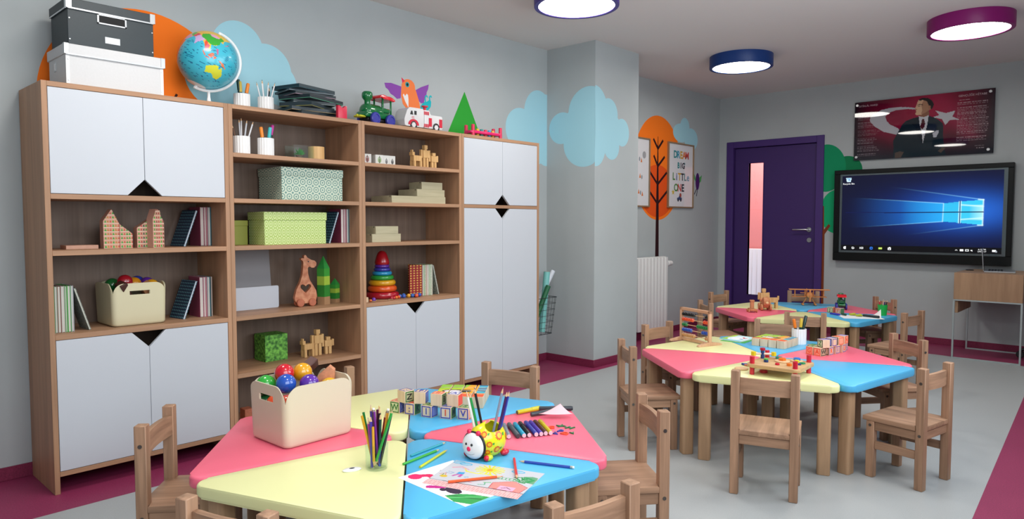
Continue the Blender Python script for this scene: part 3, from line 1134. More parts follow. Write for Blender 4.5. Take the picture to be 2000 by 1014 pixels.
for _ in range(150):
    lo, la = rr.uniform(40, 180), rr.uniform(-55, 40)
    k = (np.abs(LON - lo) < rr.uniform(1.5, 4)) & (np.abs(LAT - la) < .8)
    sea = np.abs(gl.c[..., 2] - lin('#3FB6CF')[2]) < .01
    gl.put((k & sea).astype(float), '#1F6E94')


def globe_fn(v):
    lo, la = v[:, 0] - PI, v[:, 1] - PI / 2
    r = .146
    return np.stack([r * np.cos(la) * np.cos(lo), r * np.cos(la) * np.sin(lo), r * np.sin(la)], 1)


gl.w, gl.h = 2 * PI, PI
me = gl.mesh('globe_ball', print_mat('globe_print', .3, coat=.3), globe_fn)
me.polygons.foreach_set('use_smooth', [True] * len(me.polygons))
view = Vector((3.814 - .2, -.823 - .795, 1.176 - TOP - GC.z))
vaz = math.atan2(view.y, view.x)
# spin so that the longitude of Indonesia faces the room, axis leaning
side = Vector((-math.sin(vaz), math.cos(vaz), 0))
Mg = Matrix.Translation(GC) @ Matrix.Rotation(math.radians(24), 4, view.normalized() * -1) @ Matrix.Rotation(vaz - math.radians(113), 4, 'Z') 
link('globe_ball', me, t, None, Mg)
ax = (Matrix.Rotation(math.radians(24), 4, view.normalized() * -1) @ Vector((0, 0, 1))).normalized()
per = ax.cross(Vector((view.x, view.y, 0)).normalized()).normalized()
pts = []
for k in range(33):
    a = math.radians(-93 + 186 * k / 32)
    pts.append(GC + (ax * math.sin(a) - per * math.cos(a) * -1) * .155)
band = MB().tube(pts, .0075, 8)
band.obj('meridian_arm', PLW, t)
MB().cyl(GC + ax * .145, GC + ax * .160, .008, n=12).obj('pivot', PLW, t)
MB().cyl(GC - ax * .145, GC - ax * .160, .008, n=12).obj('pivot', PLW, t)
MB().lathe([(.085, 0), (.085, .006), (.03, .012), (.010, .03), (.007, .05), (.007, GC.z - .158)], 28).obj('stand', PLW, t)

# pen cups on top -----------------------------------------------------
def pen_cup_pens(c, z, lst):
    for lb, k, col, cap, dx, dy, L in lst:
        p = Vector((c[0] + dx * .35, c[1] + dy * .35, z + .008))
        d = Vector((dx, dy, .11)).normalized()
        if k == 'm':
            marker(lb, col, cap, p, p + d * L, .0085, group='felt pens in the ribbed cups', cap_len=.055)
        else:
            pencil(lb, col, p, p + d * L, r=.0038, tip=cap, group='pencils in the ribbed cups')


ribbed_cup('white ribbed pen cup with highlighters on top of the second cabinet', (.17, .972, TOP))
pen_cup_pens((.17, .972), TOP, [('dark green marker leaning out of the cup beside the globe', 'm', '#123A34', '#123A34', .01, -.016, .160), ('yellow capped marker in the cup beside the globe', 'm', '#173F38', '#C9AE3A', .012, -.012, .150), ('orange highlighter in the cup beside the globe', 'm', '#1E2A22', '#E88420', .0, .022, .150)])
ribbed_cup('white ribbed pen cup full of white pencils on top of the second cabinet', (.17, 1.109, TOP))
for k, (dx, dy, c, L) in enumerate([(.0, -.032, '#D8DCE0', .170), (.015, -.02, '#E4E6E8', .178), (-.012, -.004, '#E4E6E8', .185), (.012, .004, '#D5DADE', .172), (.0, .014, '#1A1A1C', .145), (-.01, .022, '#1A1A1C', .148), (.014, .026, '#E6E6E6', .176)]):
    pencil(('white pencil leaning left', 'white pencil behind the leaning one', 'tall white pencil in the middle', 'short white pencil in the middle', 'short black pencil', 'black pencil right of the middle', 'white pencil leaning right')[k] + ' in the cup nearest the dark books', c, (.17 + dx * .3, 1.109 + dy * .3, TOP + .008), Vector((.17 + dx * .3, 1.109 + dy * .3, TOP + .008)) + Vector((dx, dy, .12)).normalized() * L, r=.0038, group='pencils in the ribbed cups')

# stack of dark books ---------------------------------------------------
z = TOP
bk = [(.030, 8, .28, .20, '#16282E', '#B08A92', 'lowest of the stack'), (.022, -4, .30, .21, '#1C2C34', '#B39A6A', 'second from the bottom'), (.024, 30, .27, .20, '#203038', '#A8A04E', 'third from the bottom, on a spiral'),
      (.018, -10, .25, .18, '#1A2A30', '#9CA6A4', 'fourth from the bottom'), (.022, 20, .30, .22, '#17262E', '#5CB08A', 'with a green page edge'), (.018, 0, .26, .19, '#14242C', '#C7A2B4', 'with a pink page edge'), (.012, -6, .27, .20, '#182A34', '#97A7AC', 'second from the top'), (.020, 14, .28, .21, '#14303A', '#2C5A66', 'topmost of the stack')]
for i, (hh, a, L, w, c, pg, lb) in enumerate(bk):
    t = thing('hardcover_book', 'dark slate hardcover book ' + lb + ' on the second cabinet', 'book', (.185 + rnd.uniform(-.01, .01), 1.365 + (.012, 0, -.008, .01, .02, -.006, -.02, -.028)[i], z), math.radians(a), 'dark books stacked on the second cabinet')
    MB().span(-w / 2, w / 2, -L / 2, L / 2, .0035, hh, .001).span(-w / 2, w / 2, -L / 2, L / 2, 0, .0014).obj('cover', mat(c, .4), t)
    MB().span(-w / 2 + .001, w / 2 - .0008, -L / 2 + .0008, L / 2 - .0008, .0014, .0035).obj('pages', mat(pg, .7), t)
    z += hh + .0005
n_poly = [(-.03, 0), (.03, 0), (.03, .075), (.018, .075), (.013, .066), (.004, .06), (-.008, .062), (-.016, .075), (-.03, .075)]
t = tag(link('notched_block', MB().prism(n_poly, -.012, .012, .002).mesh('notched_block', mat('#D22A48', .35)), None, None, frame((.335, 1.487, TOP), (0, 1, 0), (0, 0, 1), (1, 0, 0))), 'red notched toy block standing beside the dark books', 'toy')


# toy locomotive ----------------------------------------------------------
def toy_train(label, M):
    """local x forward, z up, about .30 long, .125 wide, .2 high"""
    t = thing('toy_locomotive', label, 'toy', M=M)
    G, BL, RD, YW = mat('#0E6B38', .16, coat=.4), mat('#35389C', .3), mat('#DC1F2E', .2, coat=.3), mat('#C9C832', .35)
    m = MB()
    m.box((-.005, 0, .062), (.25, .09, .034), .012, seg=3)
    Mx = Matrix.Translation((.045, 0, .085)) @ Matrix.Rotation(PI / 2, 4, 'Y')
    m.lathe([(.0, -.085), (.036, -.082), (.046, -.06), (.046, .035), (.040, .055), (.025, .066), (0, .068)], 24, Mx, cap=False)
    m.prism(rounded([(-.13, .045), (.13, .045), (.115, .08), (-.115, .08)], .01), -.042, .042, .006, 2, frame((0, 0, 0), (1, 0, 0), (0, 0, 1), (0, -1, 0)))
    m.obj('body', G, t)
    MB().lathe([(.026, 0), (.018, .004), (.018, .028), (.022, .034), (.032, .046), (.034, .060), (.032, .076), (.024, .084), (.012, .085), (.012, .078)], 20, Matrix.Translation((.07, 0, .118))).obj('smokestack', G, t)
    for sx in (-.1, -.028):
        for sy in (-.036, .036):
            MB().box((sx, sy, .122), (.012, .010, .10), .003).obj('cab_post', G, t)
    MB().box((-.064, 0, .100), (.066, .07, .03), .006).obj('cab_seat', G, t)
    MB().box((-.0635, -.0375, .112), (.034, .003, .034), .001).obj('cab_panel', mat('#BFE0CE', .3), t)
    r = MB()
    px = [(-.128, .166), (-.118, .178), (-.09, .187), (-.066, .181), (-.045, .190), (-.02, .194), (.004, .188), (.012, .176), (.006, .170), (-.02, .172), (-.066, .166), (-.115, .160)]
    r.prism(px, -.055, .055, .006, 2, frame((0, 0, 0), (1, 0, 0), (0, 0, 1), (0, -1, 0)))
    r.obj('roof', RD, t)
    for sx in (.058, -.075):
        for sy in (-1, 1):
            Mw = Matrix.Translation((sx, sy * .044, .038)) @ Matrix.Rotation(sy * -PI / 2, 4, 'X')
            MB().lathe([(.030, 0), (.036, .002), (.038, .006), (.038, .018), (.034, .022), (.026, .0225), (.024, .019), (.0, .019)], 24, Mw).obj('wheel', BL, t)
    MB().box((0, 0, .034), (.20, .07, .016), .003).obj('chassis', mat('#1C1C20', .5), t)
    m = MB().box((.135, 0, .045), (.05, .06, .012), .004).box((.158, 0, .048), (.012, .02, .016), .004)
    m.obj('cowcatcher', YW, t)
    MB().box((-.008, -.046, .05), (.03, .006, .012), .002).obj('side_rod', YW, t)
    return t


Mt = Matrix.Translation((.225, 1.805, TOP)) @ Matrix.Rotation(-PI / 2 + .18, 4, 'Z')
toy_train('green toy locomotive with red roof and blue wheels on the third cabinet', Mt)

# toy fire engine: front is local -x (towards the globe), side -y faces the room
t = thing('toy_fire_engine', 'white and red toy fire engine on the third cabinet', 'toy', M=Matrix.Translation((.24, 2.135, TOP)) @ Matrix.Rotation(PI / 2, 4, 'Z'))
WH, RDm = mat('#D8D8DA', .3), mat('#C8203A', .35)
side_f = frame((0, 0, 0), (1, 0, 0), (0, 0, 1), (0, -1, 0))
fx = lambda poly: [(-x, z_) for x, z_ in poly]
MB().prism(rounded(fx([(-.005, .018), (.155, .018), (.158, .06), (.135, .12), (.115, .137), (-.005, .137)]), .012), -.055, .055, .006, 2, side_f).obj('cab', WH, t)
MB().prism(rounded(fx([(-.16, .018), (-.003, .018), (-.003, .132), (-.05, .132), (-.055, .105), (-.16, .105)]), .008), -.055, .055, .004, 2, side_f).obj('rear_body', WH, t)
MB().prism(fx([(.088, .092), (.112, .092), (.104, .116), (.094, .116)]), .0552, .0565, 0, 1, side_f).obj('cab_window', BLACK, t)
MB().prism(fx([(.060, .093), (.078, .093), (.078, .118), (.060, .118)]), .0552, .0565, 0, 1, side_f).obj('cab_window', BLACK, t)
for x in (-.085, .105):
    for sy in (-1, 1):
        Mw = Matrix.Translation((x, sy * .042, .028)) @ Matrix.Rotation(-sy * PI / 2, 4, 'X')
        w = MB().lathe([(.028, 0), (.028, .015), (.02, .016)], 24, Mw).obj('wheel', BLACK, t)
        MB().lathe([(.019, .0145), (.017, .0175), (.006, .0178), (0, .0178)], 6, Mw).obj('hub_cap', WH, w)
MB().prism(fx(ellipse(.085, .028, .043, .036, 24, 0, PI) + [(.042, .026)]), .0553, .0575, 0, 1, side_f).obj('wheel_arch', RDm, t)
for x in (.055, .145):
    MB().span(x - .013, x + .013, -.0568, -.055, .03, .085).obj('red_panel', RDm, t)
for z0 in (.102, .022):
    for k in range(5):
        MB().span(.002 + k * .009, .008 + k * .009, -.0566, -.055, z0, z0 + .022).obj('ladder_slot', RDm, t)
link('number', text_mesh('02', .022, .0006, RDm), t, None, Matrix.Translation((-.088, -.0553, .074)) @ side_f)
MB().cyl((.055, 0, .104), (.055, 0, .168), .010, n=14).cyl((.055, 0, .162), (.055, 0, .170), .022, n=16).obj('water_cannon', RDm, t)
MB().box((.012, 0, .138), (.04, .05, .012), .003).obj('siren', RDm, t)

# pounding bench --------------------------------------------------------------
t = thing('pounding_bench', 'magenta toy pounding bench with colored pegs on the fourth cabinet', 'toy', (.24, 2.735, TOP))
PKM = mat('#D81C68', .3, coat=.3)
MB().prism(rounded([(-.045, -.16), (.045, -.16), (.045, .16), (-.045, .16)], .02), .030, .048, .005).obj('bench_board', PKM, t)
for sx in (-1, 1):
    for sy in (-1, 1):
        MB().cyl((sx * .035, sy * .138, 0), (sx * .035, sy * .138, .090), .0125, n=16, bev=.003).obj('leg', mat('#D22850', .3), t)
for k, (c, y) in enumerate((('#1F4C9A', -.10), ('#E0C030', -.06), ('#1E8A8A', -.02), ('#D03050', .02), ('#3A9ADC', .06), ('#E0B040', .095))):
    MB().cyl((0, y, .020), (0, y, .068), .012, n=14, bev=.002).obj('peg', mat(c, .35), t)

# ================================================================ first cabinet, upper shelf
t = tag(MB().box((0, 0, .009), (.09, .13, .018), .001).obj('wooden_plank', mat('#C79A84', .6, noise=.06)), 'thin pink wooden plank lying on the upper shelf of the first cabinet', 'toy')
t.location = (.2, .17, Z2)


def house_print(w, h, seed):
    c = Canvas(w, h, int(w / .0022), int(h / .0022), '#DCA88E')
    r = np.random.RandomState(seed)
    z = 0
    row = .0195
    cols = ['#B8433A', '#3FA03C', '#2F5A44', '#C98A3A', '#8E4A3A', '#D06048']
    while z < h:
        c.put((np.abs(c.Y - z) < .0020).astype(float), '#EBCDB8')
        x = .004
        k = 0
        while x < w:
            col = cols[(k * 2 + seed) % 6] if k % 3 else '#35A83A'
            ww = .0092
            c.put(((np.abs(c.X - x - ww / 2) < ww / 2 * np.clip((z + .016 - c.Y) / .012, 0, 1)) & (c.Y > z + .003) & (c.Y < z + .016)).astype(float), col)
            x += .0112
            k += 1
        z += row
    return c


def house_block(name, label, poly, depth, M, seed):
    t = thing(name, label, 'toy block', M=M, group='printed wooden skyline blocks')
    MB().prism(poly, -depth, 0, .0008, 1).obj('wood_body', mat('#D8A794', .6, noise=.05), t)
    x0, x1 = min(p[0] for p in poly), max(p[0] for p in poly)
    y1 = max(p[1] for p in poly)
    c = house_print(x1 - x0, y1, seed)
    me = c.mesh('printed_front', PRINT)
    # keep only the cells inside the outline
    bm_ = bmesh.new()
    bm_.from_mesh(me)
    ins = c.inside([(p[0] - x0, p[1]) for p in poly]).ravel()
    bm_.faces.ensure_lookup_table()
    bmesh.ops.delete(bm_, geom=[f for i, f in enumerate(bm_.faces) if not ins[i]], context='FACES')
    bm_.to_mesh(me)
    bm_.free()
    link('printed_front', me, t, None, Matrix.Translation((x0, 0, .0006)))
    return t


def room_face(y, z, x, rz=0.0):
    M = frame((x, y, z), (0, 1, 0), (0, 0, 1), (1, 0, 0))
    return Matrix.Translation((x, y, z)) @ Matrix.Rotation(rz, 4, 'Z') @ Matrix.Translation((-x, -y, -z)) @ M


house_block('skyline_block', 'printed wooden block shaped like a gabled house, tallest of the skyline blocks', [(0, 0), (.068, 0), (.068, .115), (.036, .182), (0, .128)], .05, room_face(.263, Z2, .225), 1)
house_block('skyline_block', 'printed wooden block with a sloping roof, beside the gabled house block', [(0, 0), (.055, 0), (.055, .067), (.0, .112)], .05, room_face(.333, Z2, .225), 3)
house_block('skyline_block', 'small printed wooden block with a low sloping roof, middle of the upper shelf', [(0, 0), (.058, 0), (.058, .135), (0, .095)], .05, room_face(.415, Z2, .205), 4)
house_block('skyline_block', 'narrow printed wooden tower block next to the leaning notebooks', [(0, 0), (.058, 0), (.058, .125), (.042, .150), (.038, .178), (.018, .186), (0, .135)], .05, room_face(.472, Z2, .25, .25), 2)
t = tag(MB().prism([(-.03, 0), (.03, 0), (.03, .08), (0, .12), (-.03, .08)], -.02, .02, .001).obj('dark_block', mat('#5A3026', .6)), 'dark brown wooden block behind the printed house blocks', 'toy block')
t.matrix_world = room_face(.36, Z2, .10)

NAVY = pattern_mat('navy_dots', '#5C8E9C', '#182C48', 'dots', 62, None, .5, .3)
CRIM = pattern_mat('crimson_grid', '#7C2C48', '#9E4864', 'check', 120)
VIOL = pattern_mat('violet_dots', '#8C78A8', '#4C3670', 'dots', 70, None, .5, .3)
RDOT = pattern_mat('red_dots', '#D2A850', '#8C1A24', 'dots', (37, 37, 62), None, .5, .27)
GSTR = pattern_mat('green_specks', '#3C8A3C', '#C8D8C0', 'noise', 140)
BSTR = pattern_mat('brown_specks', '#7A4A30', '#C8AC98', 'noise', 140)
GREYP = pattern_mat('grey_vine', '#5E6A64', '#A8AFA6', 'noise', 90)


def note_row(z, y0, x, n_h, where, grp, lean_first=True):
    """leaning navy book against a row of slim books at the right end of a bay"""
    cols = [('crimson checked', CRIM, .020), ('pale pink', '#C99AA8', .011), ('rose', '#A83A5A', .007), ('pale cyan', '#8FB6C0', .013), ('dark teal', '#1F4A54', .005), ('cream edged', '#B8A8A0', .006)]
    y = y0 + .080
    for nm, cv, d in cols:
        notebook(nm + ' notebook ' + where, (x, y, z), 0, .13, n_h, d, cv, '#D8D2CC', group=grp, ct=.0022)
        y += d + .0006
    notebook('navy dotted notebook leaning ' + where, (x + .01, y0 - .010, z + .0005), .12, .13, n_h * .985, .011, NAVY, '#C8D4E0', tilt=-.40 * .9, group=grp)


note_row(Z2, .640, .2, .20, 'on the upper shelf of the first cabinet', 'notebooks on the upper shelf of the first cabinet')
note_row(Z3, .610, .245, .205, 'on the lower shelf of the first cabinet, right of the bin', 'notebooks beside the bin on the lower shelf')
note_row(Z2, 1.436, .27, .20, 'beside the lime green box', 'notebooks beside the lime green box')

# lower shelf: green striped books and ball bin
y = .030
for k, (cv, d, nm) in enumerate([('#3C7A40', .010, 'green edged, first from the panel'), ('#8C9C8C', .010, 'second from the panel'), ('#7A4030', .013, 'brown edged, third'), ('#A8A4A2', .014, 'pale grey, fourth'), ('#36963A', .009, 'bright green edged, fifth'), ('#4E9A48', .013, 'green edged, sixth'), ('#A4AAB2', .010, 'pale blue, last upright')]):
    notebook('slim notebook on the lower shelf, ' + nm, (.30, y, Z3), 0, .14, .205, d, cv, '#C8C8C0', group='slim notebooks by the side panel', ct=.0022)
    y += d + .0006
notebook('grey vine patterned notebook leaning on the slim notebooks of the lower shelf', (.30, y + .058, Z3), 0, .14, .20, .008, GREYP, '#D0D0C4', tilt=.29, group='slim notebooks by the side panel')


# storage bins ----------------------------------------------------------------
def bin_mesh(a, b, H, slit, slot_faces):
    """soft rounded plastic bin; a along x, b along y; wall tops dip to a slit at every corner"""
    rc, th = .022, .005
    per = []
    N = 16

    def seg(x0, y0, x1, y1, n):
        for k in range(n):
            t_ = k / n
            per.append((x0 + (x1 - x0) * t_, y0 + (y1 - y0) * t_))

    def arc(cx, cy, a0):
        for k in range(6):
            t_ = a0 + PI / 2 * k / 6
            per.append((cx + rc * math.cos(t_), cy + rc * math.sin(t_)))
    na, nb = 34, 40
    A, B = a / 2, b / 2
    seg(-A + rc, -B, A - rc, -B, na); arc(A - rc, -B + rc, -PI / 2)
    seg(A, -B + rc, A, B - rc, nb); arc(A - rc, B - rc, 0)
    seg(A - rc, B, -A + rc, B, na); arc(-A + rc, B - rc, PI / 2)
    seg(-A, B - rc, -A, -B + rc, nb); arc(-A + rc, -B + rc, PI)
    n = len(per)
    # top height along the rim
    corners = [(A, -B), (A, B), (-A, B), (-A, -B)]
    tops = []
    for x, y in per:
        d = min(abs(abs(x) - A) + abs(abs(y) - B), 9)
        d = min(math.hypot(abs(x) - A + rc * .29, abs(y) - B + rc * .29), 9) if True else d
        q = max(0.0, min(1.0, (d - .002) / .046))
        tops.append(H - slit * (1 - math.sqrt(max(0, 1 - (1 - q) ** 2))))
    rows = [0, .002, .006, .012, .03, .06, H * .52, H * .60, H * .655, H * .70, H * .735, H * .76]
    rows = [0, .002, .006, .013, H * .25, H * .45, H - slit - .014, H - slit - .004]
    ns = len(rows)
    up = [.0, .25, .5, .75, 1.0]
    slot_z0, slot_z1 = H - .062, H - .036

    def ring(off):
        out = []
        for lvl in range(ns + 6):
            rg = []
            for i, (x, y) in enumerate(per):
                zt = tops[i]
                if lvl < ns:
                    z_ = rows[lvl]
                else:
                    base = rows[-1]
                    lv = [min(slot_z0, zt - .002), min(slot_z0 + .013, zt - .0015), min(slot_z1, zt - .001), zt - .0008, zt - .0004, zt]
                    z_ = max(lv[lvl - ns], base + .0002 * (lvl - ns + 1)) if lvl < ns + 5 else max(zt, base + .002)
                inset = 0.0
                if z_ < .013:
                    inset = .013 - math.sqrt(max(0, .013 ** 2 - (.013 - z_) ** 2))
                flare = .96 + .04 * min(1, z_ / H)
                l = math.hypot(x, y)
                nx_, ny_ = (x / max(A, 1e-6)), (y / max(B, 1e-6))
                mx_ = 1 if abs(abs(x) - A) < rc else 0
                my_ = 1 if abs(abs(y) - B) < rc else 0
                s_ = inset + off
                rg.append((x * flare - math.copysign(s_, x) * min(1, abs(x) / (A - rc)), y * flare - math.copysign(s_, y) * min(1, abs(y) / (B - rc)), z_ + (.004 if off and lvl == 0 else 0)))
            out.append(rg)
        return out
    o, ii = ring(0), ring(th)
    nl = len(o)
    vs = [p for rg in o for p in rg] + [p for rg in ii for p in rg]
    K = nl * n
    hole = set()
    for i, (x, y) in enumerate(per):
        j = (i + 1) % n
        xm, ym = (x + per[j][0]) / 2, (y + per[j][1]) / 2
        for f in slot_faces:
            if (f == '-y' and abs(y + B) < 1e-6 and abs(xm) < .047) or (f == '+x' and abs(x - A) < 1e-6 and abs(ym) < .047) or (f == '+y' and abs(y - B) < 1e-6 and abs(xm) < .047) or (f == '-x' and abs(x + A) < 1e-6 and abs(ym) < .047):
                hole |= {(ns, i), (ns + 1, i)}
    fs = []
    for l in range(nl - 1):
        for i in range(n):
            j = (i + 1) % n
            if (l, i) in hole:
                for (dl, di), (p_, q_) in {(-1, 0): ((l, i), (l, j)), (1, 0): ((l + 1, j), (l + 1, i)), (0, -1): ((l + 1, i), (l, i)), (0, 1): ((l, j), (l + 1, j))}.items():
                    if (l + dl, (i + di) % n) not in hole:
                        a_, b_ = p_[0] * n + p_[1], q_[0] * n + q_[1]
                        fs.append((a_, b_, b_ + K, a_ + K))
                continue
            fs.append((l * n + i, l * n + j, (l + 1) * n + j, (l + 1) * n + i))
            fs.append((K + l * n + j, K + l * n + i, K + (l + 1) * n + i, K + (l + 1) * n + j))
    for i in range(n):
        j = (i + 1) % n
        l = nl - 1
        fs.append((l * n + i, l * n + j, K + l * n + j, K + l * n + i))
    fs.append(tuple(range(n))[::-1])
    fs.append(tuple(K + i for i in range(n)))
    return MB().add(vs, fs)


BIN = mat('#D2C8B2', .45, spec=.4)
BINE = mat('#CFC8A8', .45, spec=.4)


def ball(label, col, loc, r=.034, grp='plastic play balls'):
    o = MB().sphere((0, 0, 0), r, 28, 16).obj('play_ball', mat(col, .18, coat=.5), None, 180)
    o.location = loc
    return tag(o, label, 'ball', grp)


t = thing('storage_bin', 'cream plastic bin of balls on the lower shelf of the first cabinet', 'bin', (.19, .384, Z3 + .0005))
bin_mesh(.245, .245, .20, .05, ['+x', '-x']).obj('bin_shell', BINE, t, 50)
for lb, c, p in [('dark red ball in the shelf bin', '#9A1424', (.235, .345, .895)), ('green ball in the shelf bin', '#1E6A34', (.14, .32, .875)), ('amber ball in the shelf bin', '#D08A1C', (.19, .40, .878)), ('blue ball in the shelf bin', '#2A3CA0', (.13, .435, .880)), ('violet ball in the shelf bin', '#5A2A90', (.17, .466, .874)), ('yellow ball at the right end of the shelf bin', '#D89A20', (.245, .46, .868))]:
    ball(lb, c, p)
o = MB().box((0, 0, 0), (.05, .035, .09), .002).obj('wooden_block', mat('#40201A', .5))
o.matrix_world = Matrix.Translation((.282, .325, .855)) @ Euler((.5, .2, .3)).to_matrix().to_4x4()
tag(o, 'dark brown wooden block in the shelf bin, before the red ball', 'toy block')
o = MB().box((0, 0, 0), (.04, .05, .05), .002).obj('wooden_block', mat('#C88A60', .6, noise=.1))
o.matrix_world = Matrix.Translation((.262, .432, .862)) @ Euler((.6, .3, .2)).to_matrix().to_4x4()
tag(o, 'pale wooden block in the shelf bin, before the violet ball', 'toy block')
o = MB().box((0, 0, 0), (.05, .16, .07), .002).obj('wooden_block', mat('#5A3022', .6, noise=.1))
o.location = (.27, .38, .795)
tag(o, 'brown wooden block seen through the slot of the shelf bin', 'toy block')

# ================================================================ second cabinet
ribbed_cup('white ribbed pen cup with grey pencils, top bay of the second cabinet', (.295, .904, Z5))
for k, (dx, dy, c, L) in enumerate([(.0, -.034, '#6A4A38', .15), (.01, -.012, '#B8BCC4', .175), (.0, .0, '#D8D8DC', .185), (.012, .012, '#C0C4CC', .175), (-.008, .022, '#D0D4DA', .18), (.01, .034, '#DDE0E4', .178)]):
    p = Vector((.295 + dx * .3, .904 + dy * .3, Z5 + .008))
    pencil(('brown pencil leaning left', 'grey pencil second from the left', 'tall pale pencil', 'grey pencil right of the middle', 'pale pencil leaning back', 'white pencil leaning right')[k] + ' in the ribbed cup of the top bay', c, p, p + Vector((dx, dy, .12)).normalized() * L, r=.0038, group='pencils in the ribbed cups')
ribbed_cup('white ribbed pen cup with capped markers, top bay of the second cabinet', (.305, 1.033, Z5))
pen_cup_pens((.305, 1.033), Z5, [('orange highlighter in the top bay cup', 'm', '#1E2A2A', '#E8882A', .0, -.016, .145), ('turquoise highlighter in the top bay cup', 'm', '#1E3A3A', '#3FB4BC', .012, .010, .145), ('dark marker with pink cap end in the top bay cup', 'm', '#1A3A38', '#C43C9A', -.006, .026, .165)])
ACR = bpy.data.materials.new('clear_acrylic')
ACR.use_nodes = True
_nt = ACR.node_tree
_nt.nodes.remove(_nt.nodes['Principled BSDF'])
_tr, _gl, _mx, _fr = (_nt.nodes.new('ShaderNode' + k) for k in ('BsdfTransparent', 'BsdfGlossy', 'MixShader', 'Fresnel'))
_tr.inputs['Color'].default_value = (.93, .97, .95, 1)
_gl.inputs['Roughness'].default_value = 0.03
_fr.inputs['IOR'].default_value = 1.22
glass_front_only(_nt, _fr, _mx)
_nt.links.new(_tr.outputs[0], _mx.inputs[1])
_nt.links.new(_gl.outputs[0], _mx.inputs[2])
_nt.links.new(_mx.outputs[0], _nt.nodes['Material Output'].inputs[0])
t = thing('acrylic_box', 'clear open acrylic box holding a green plant, top bay of the second cabinet', 'box', (.25, 1.262, Z5))
m = MB()
for q in ((-.05, .05, -.062, -.059, 0, .075), (-.05, .05, .059, .062, 0, .075), (-.05, -.047, -.059, .059, 0, .075), (.047, .05, -.059, .059, 0, .075), (-.047, .047, -.059, .059, 0, .003)):
    m.span(*q)
m.obj('clear_wall', ACR, t)
t = thing('small_plant', 'small green leafy ball plant inside the clear acrylic box', 'plant', (.25, 1.262, Z5 + .004))
MB().lathe([(.014, 0), (.018, .02), (.016, .021), (0, .02)], 14).obj('pot', mat('#5A4632', .6), t)
m = MB()
for k in range(46):
    a, e = rnd.uniform(0, 2 * PI), rnd.uniform(.1, 1.5)
    d = Vector((math.cos(a) * math.cos(e), math.sin(a) * math.cos(e), math.sin(e)))
    Mx = along((0, 0, .022), Vector((0, 0, .022)) + d)
    L = rnd.uniform(.028, .043)
    m.add([(0, 0, 0), (.006, .001, L * .55), (0, .002, L), (-.006, .001, L * .55)], [(0, 1, 2, 3)], Mx)
m.obj('foliage', mat('#3FAE44', .5), t)
t = thing('wooden_tumbler', 'golden wooden tumbler beside the clear acrylic box', 'cup', (.25, 1.37, Z5))
MB().lathe([(.040, 0), (.046, .004), (.046, .078), (.040, .078), (.038, .008), (0, .008)], 28).obj('tumbler_wall', toy_wood(), t)

TEALP = pattern_mat('teal_rings', '#5E8C86', '#C9D6C4', 'rings', 24, None, .55, .38)
lidded_box('patterned_box', 'lidded box covered in teal ring patterned paper, second cabinet', .045, .300, 1.124, 1.510, Z1, Z1 + .182, .045, TEALP, .004)
LIMEP = pattern_mat('lime_rings', '#D6E2A8', '#A9C468', 'rings', (40, 40, 22), None, .55, .42)
lidded_box('patterned_box', 'lime green patterned lidded box on the second cabinet', .150, .325, 1.006, 1.380, Z2, Z2 + .178, .045, LIMEP, .004)
lidded_box('olive_box', 'plain olive box left of the lime green box', .05, .2, .845, .975, Z2, Z2 + .132, .03, mat('#8A9038', .6), .002)
o = MB().box((0, 0, .164), (.004, .30, .328), .001).obj('grey_panel', mat('#8C8A8E', .6))
o.matrix_world = Matrix.Translation((.060, 1.035, Z3)) @ Matrix.Rotation(-.1, 4, 'Y')
tag(o, 'pale grey board leaning on the back of the second cabinet', 'board')
t = thing('white_tray', 'white open front tray standing before the grey board', 'tray', (.10, 1.03, Z3))
MB().prism(rounded([(-.15, 0), (.155, 0), (.155, .125), (-.15, .125)], .008), -.006, 0, .001, 1, frame((.035, 0, 0), (0, 1, 0), (0, 0, 1), (1, 0, 0))).obj('tray_front', mat('#C9CFDA', .4), t)
MB().span(-.03, .029, -.15, .155, 0, .006).obj('tray_base', mat('#C9CFDA', .4), t)
MB().span(-.03, -.024, -.15, .155, .006, .08).obj('tray_back', mat('#C9CFDA', .4), t)

# giraffe on wheels: drawn in the room-facing plane
t = thing('toy_giraffe', 'wooden giraffe pull toy with a heart cut out, second cabinet', 'toy', M=room_face(1.308, Z3, .21, -.1))
GW = pattern_mat('giraffe_wood', '#B46A48', '#D39470', 'noise', (40, 40, 60))
out = [(-.068, .052), (-.062, .03), (-.045, .018), (.045, .018), (.062, .03), (.069, .056), (.063, .09), (.045, .12), (.026, .15), (.016, .185), (.014, .22), (.024, .232), (.038, .222), (.054, .222), (.066, .234), (.068, .25), (.058, .262), (.036, .268), (.024, .275), (.012, .282), (.004, .296), (-.006, .298), (-.008, .286), (-.006, .278), (-.024, .28), (-.028, .272), (-.014, .262), (-.012, .25), (-.016, .215), (-.02, .18), (-.034, .14), (-.056, .10)]
heart = [(0, .078), (.022, .098), (.032, .112), (.031, .123), (.02, .129), (.008, .125), (0, .117), (-.008, .125), (-.02, .129), (-.031, .123), (-.032, .112), (-.022, .098)]
b_ = bmesh.new()
def _wall(poly, flip):
    lo = [b_.verts.new((x, y, -.012)) for x, y in poly]
    hi = [b_.verts.new((x, y, .012)) for x, y in poly]
    for i in range(len(poly)):
        j = (i + 1) % len(poly)
        b_.faces.new((lo[i], lo[j], hi[j], hi[i]) if not flip else (lo[j], lo[i], hi[i], hi[j]))
    return lo, hi
l1, h1 = _wall(rounded(out, .006, 2), False)
l2, h2 = _wall(heart, True)
for ring1, ring2 in ((l1, l2), (h1, h2)):
    es = []
    for rg in (ring1, ring2):
        for i in range(len(rg)):
            es.append(b_.edges.get((rg[i], rg[(i + 1) % len(rg)])))
    bmesh.ops.triangle_fill(b_, edges=es, use_beauty=True, normal=(0, 0, 1))
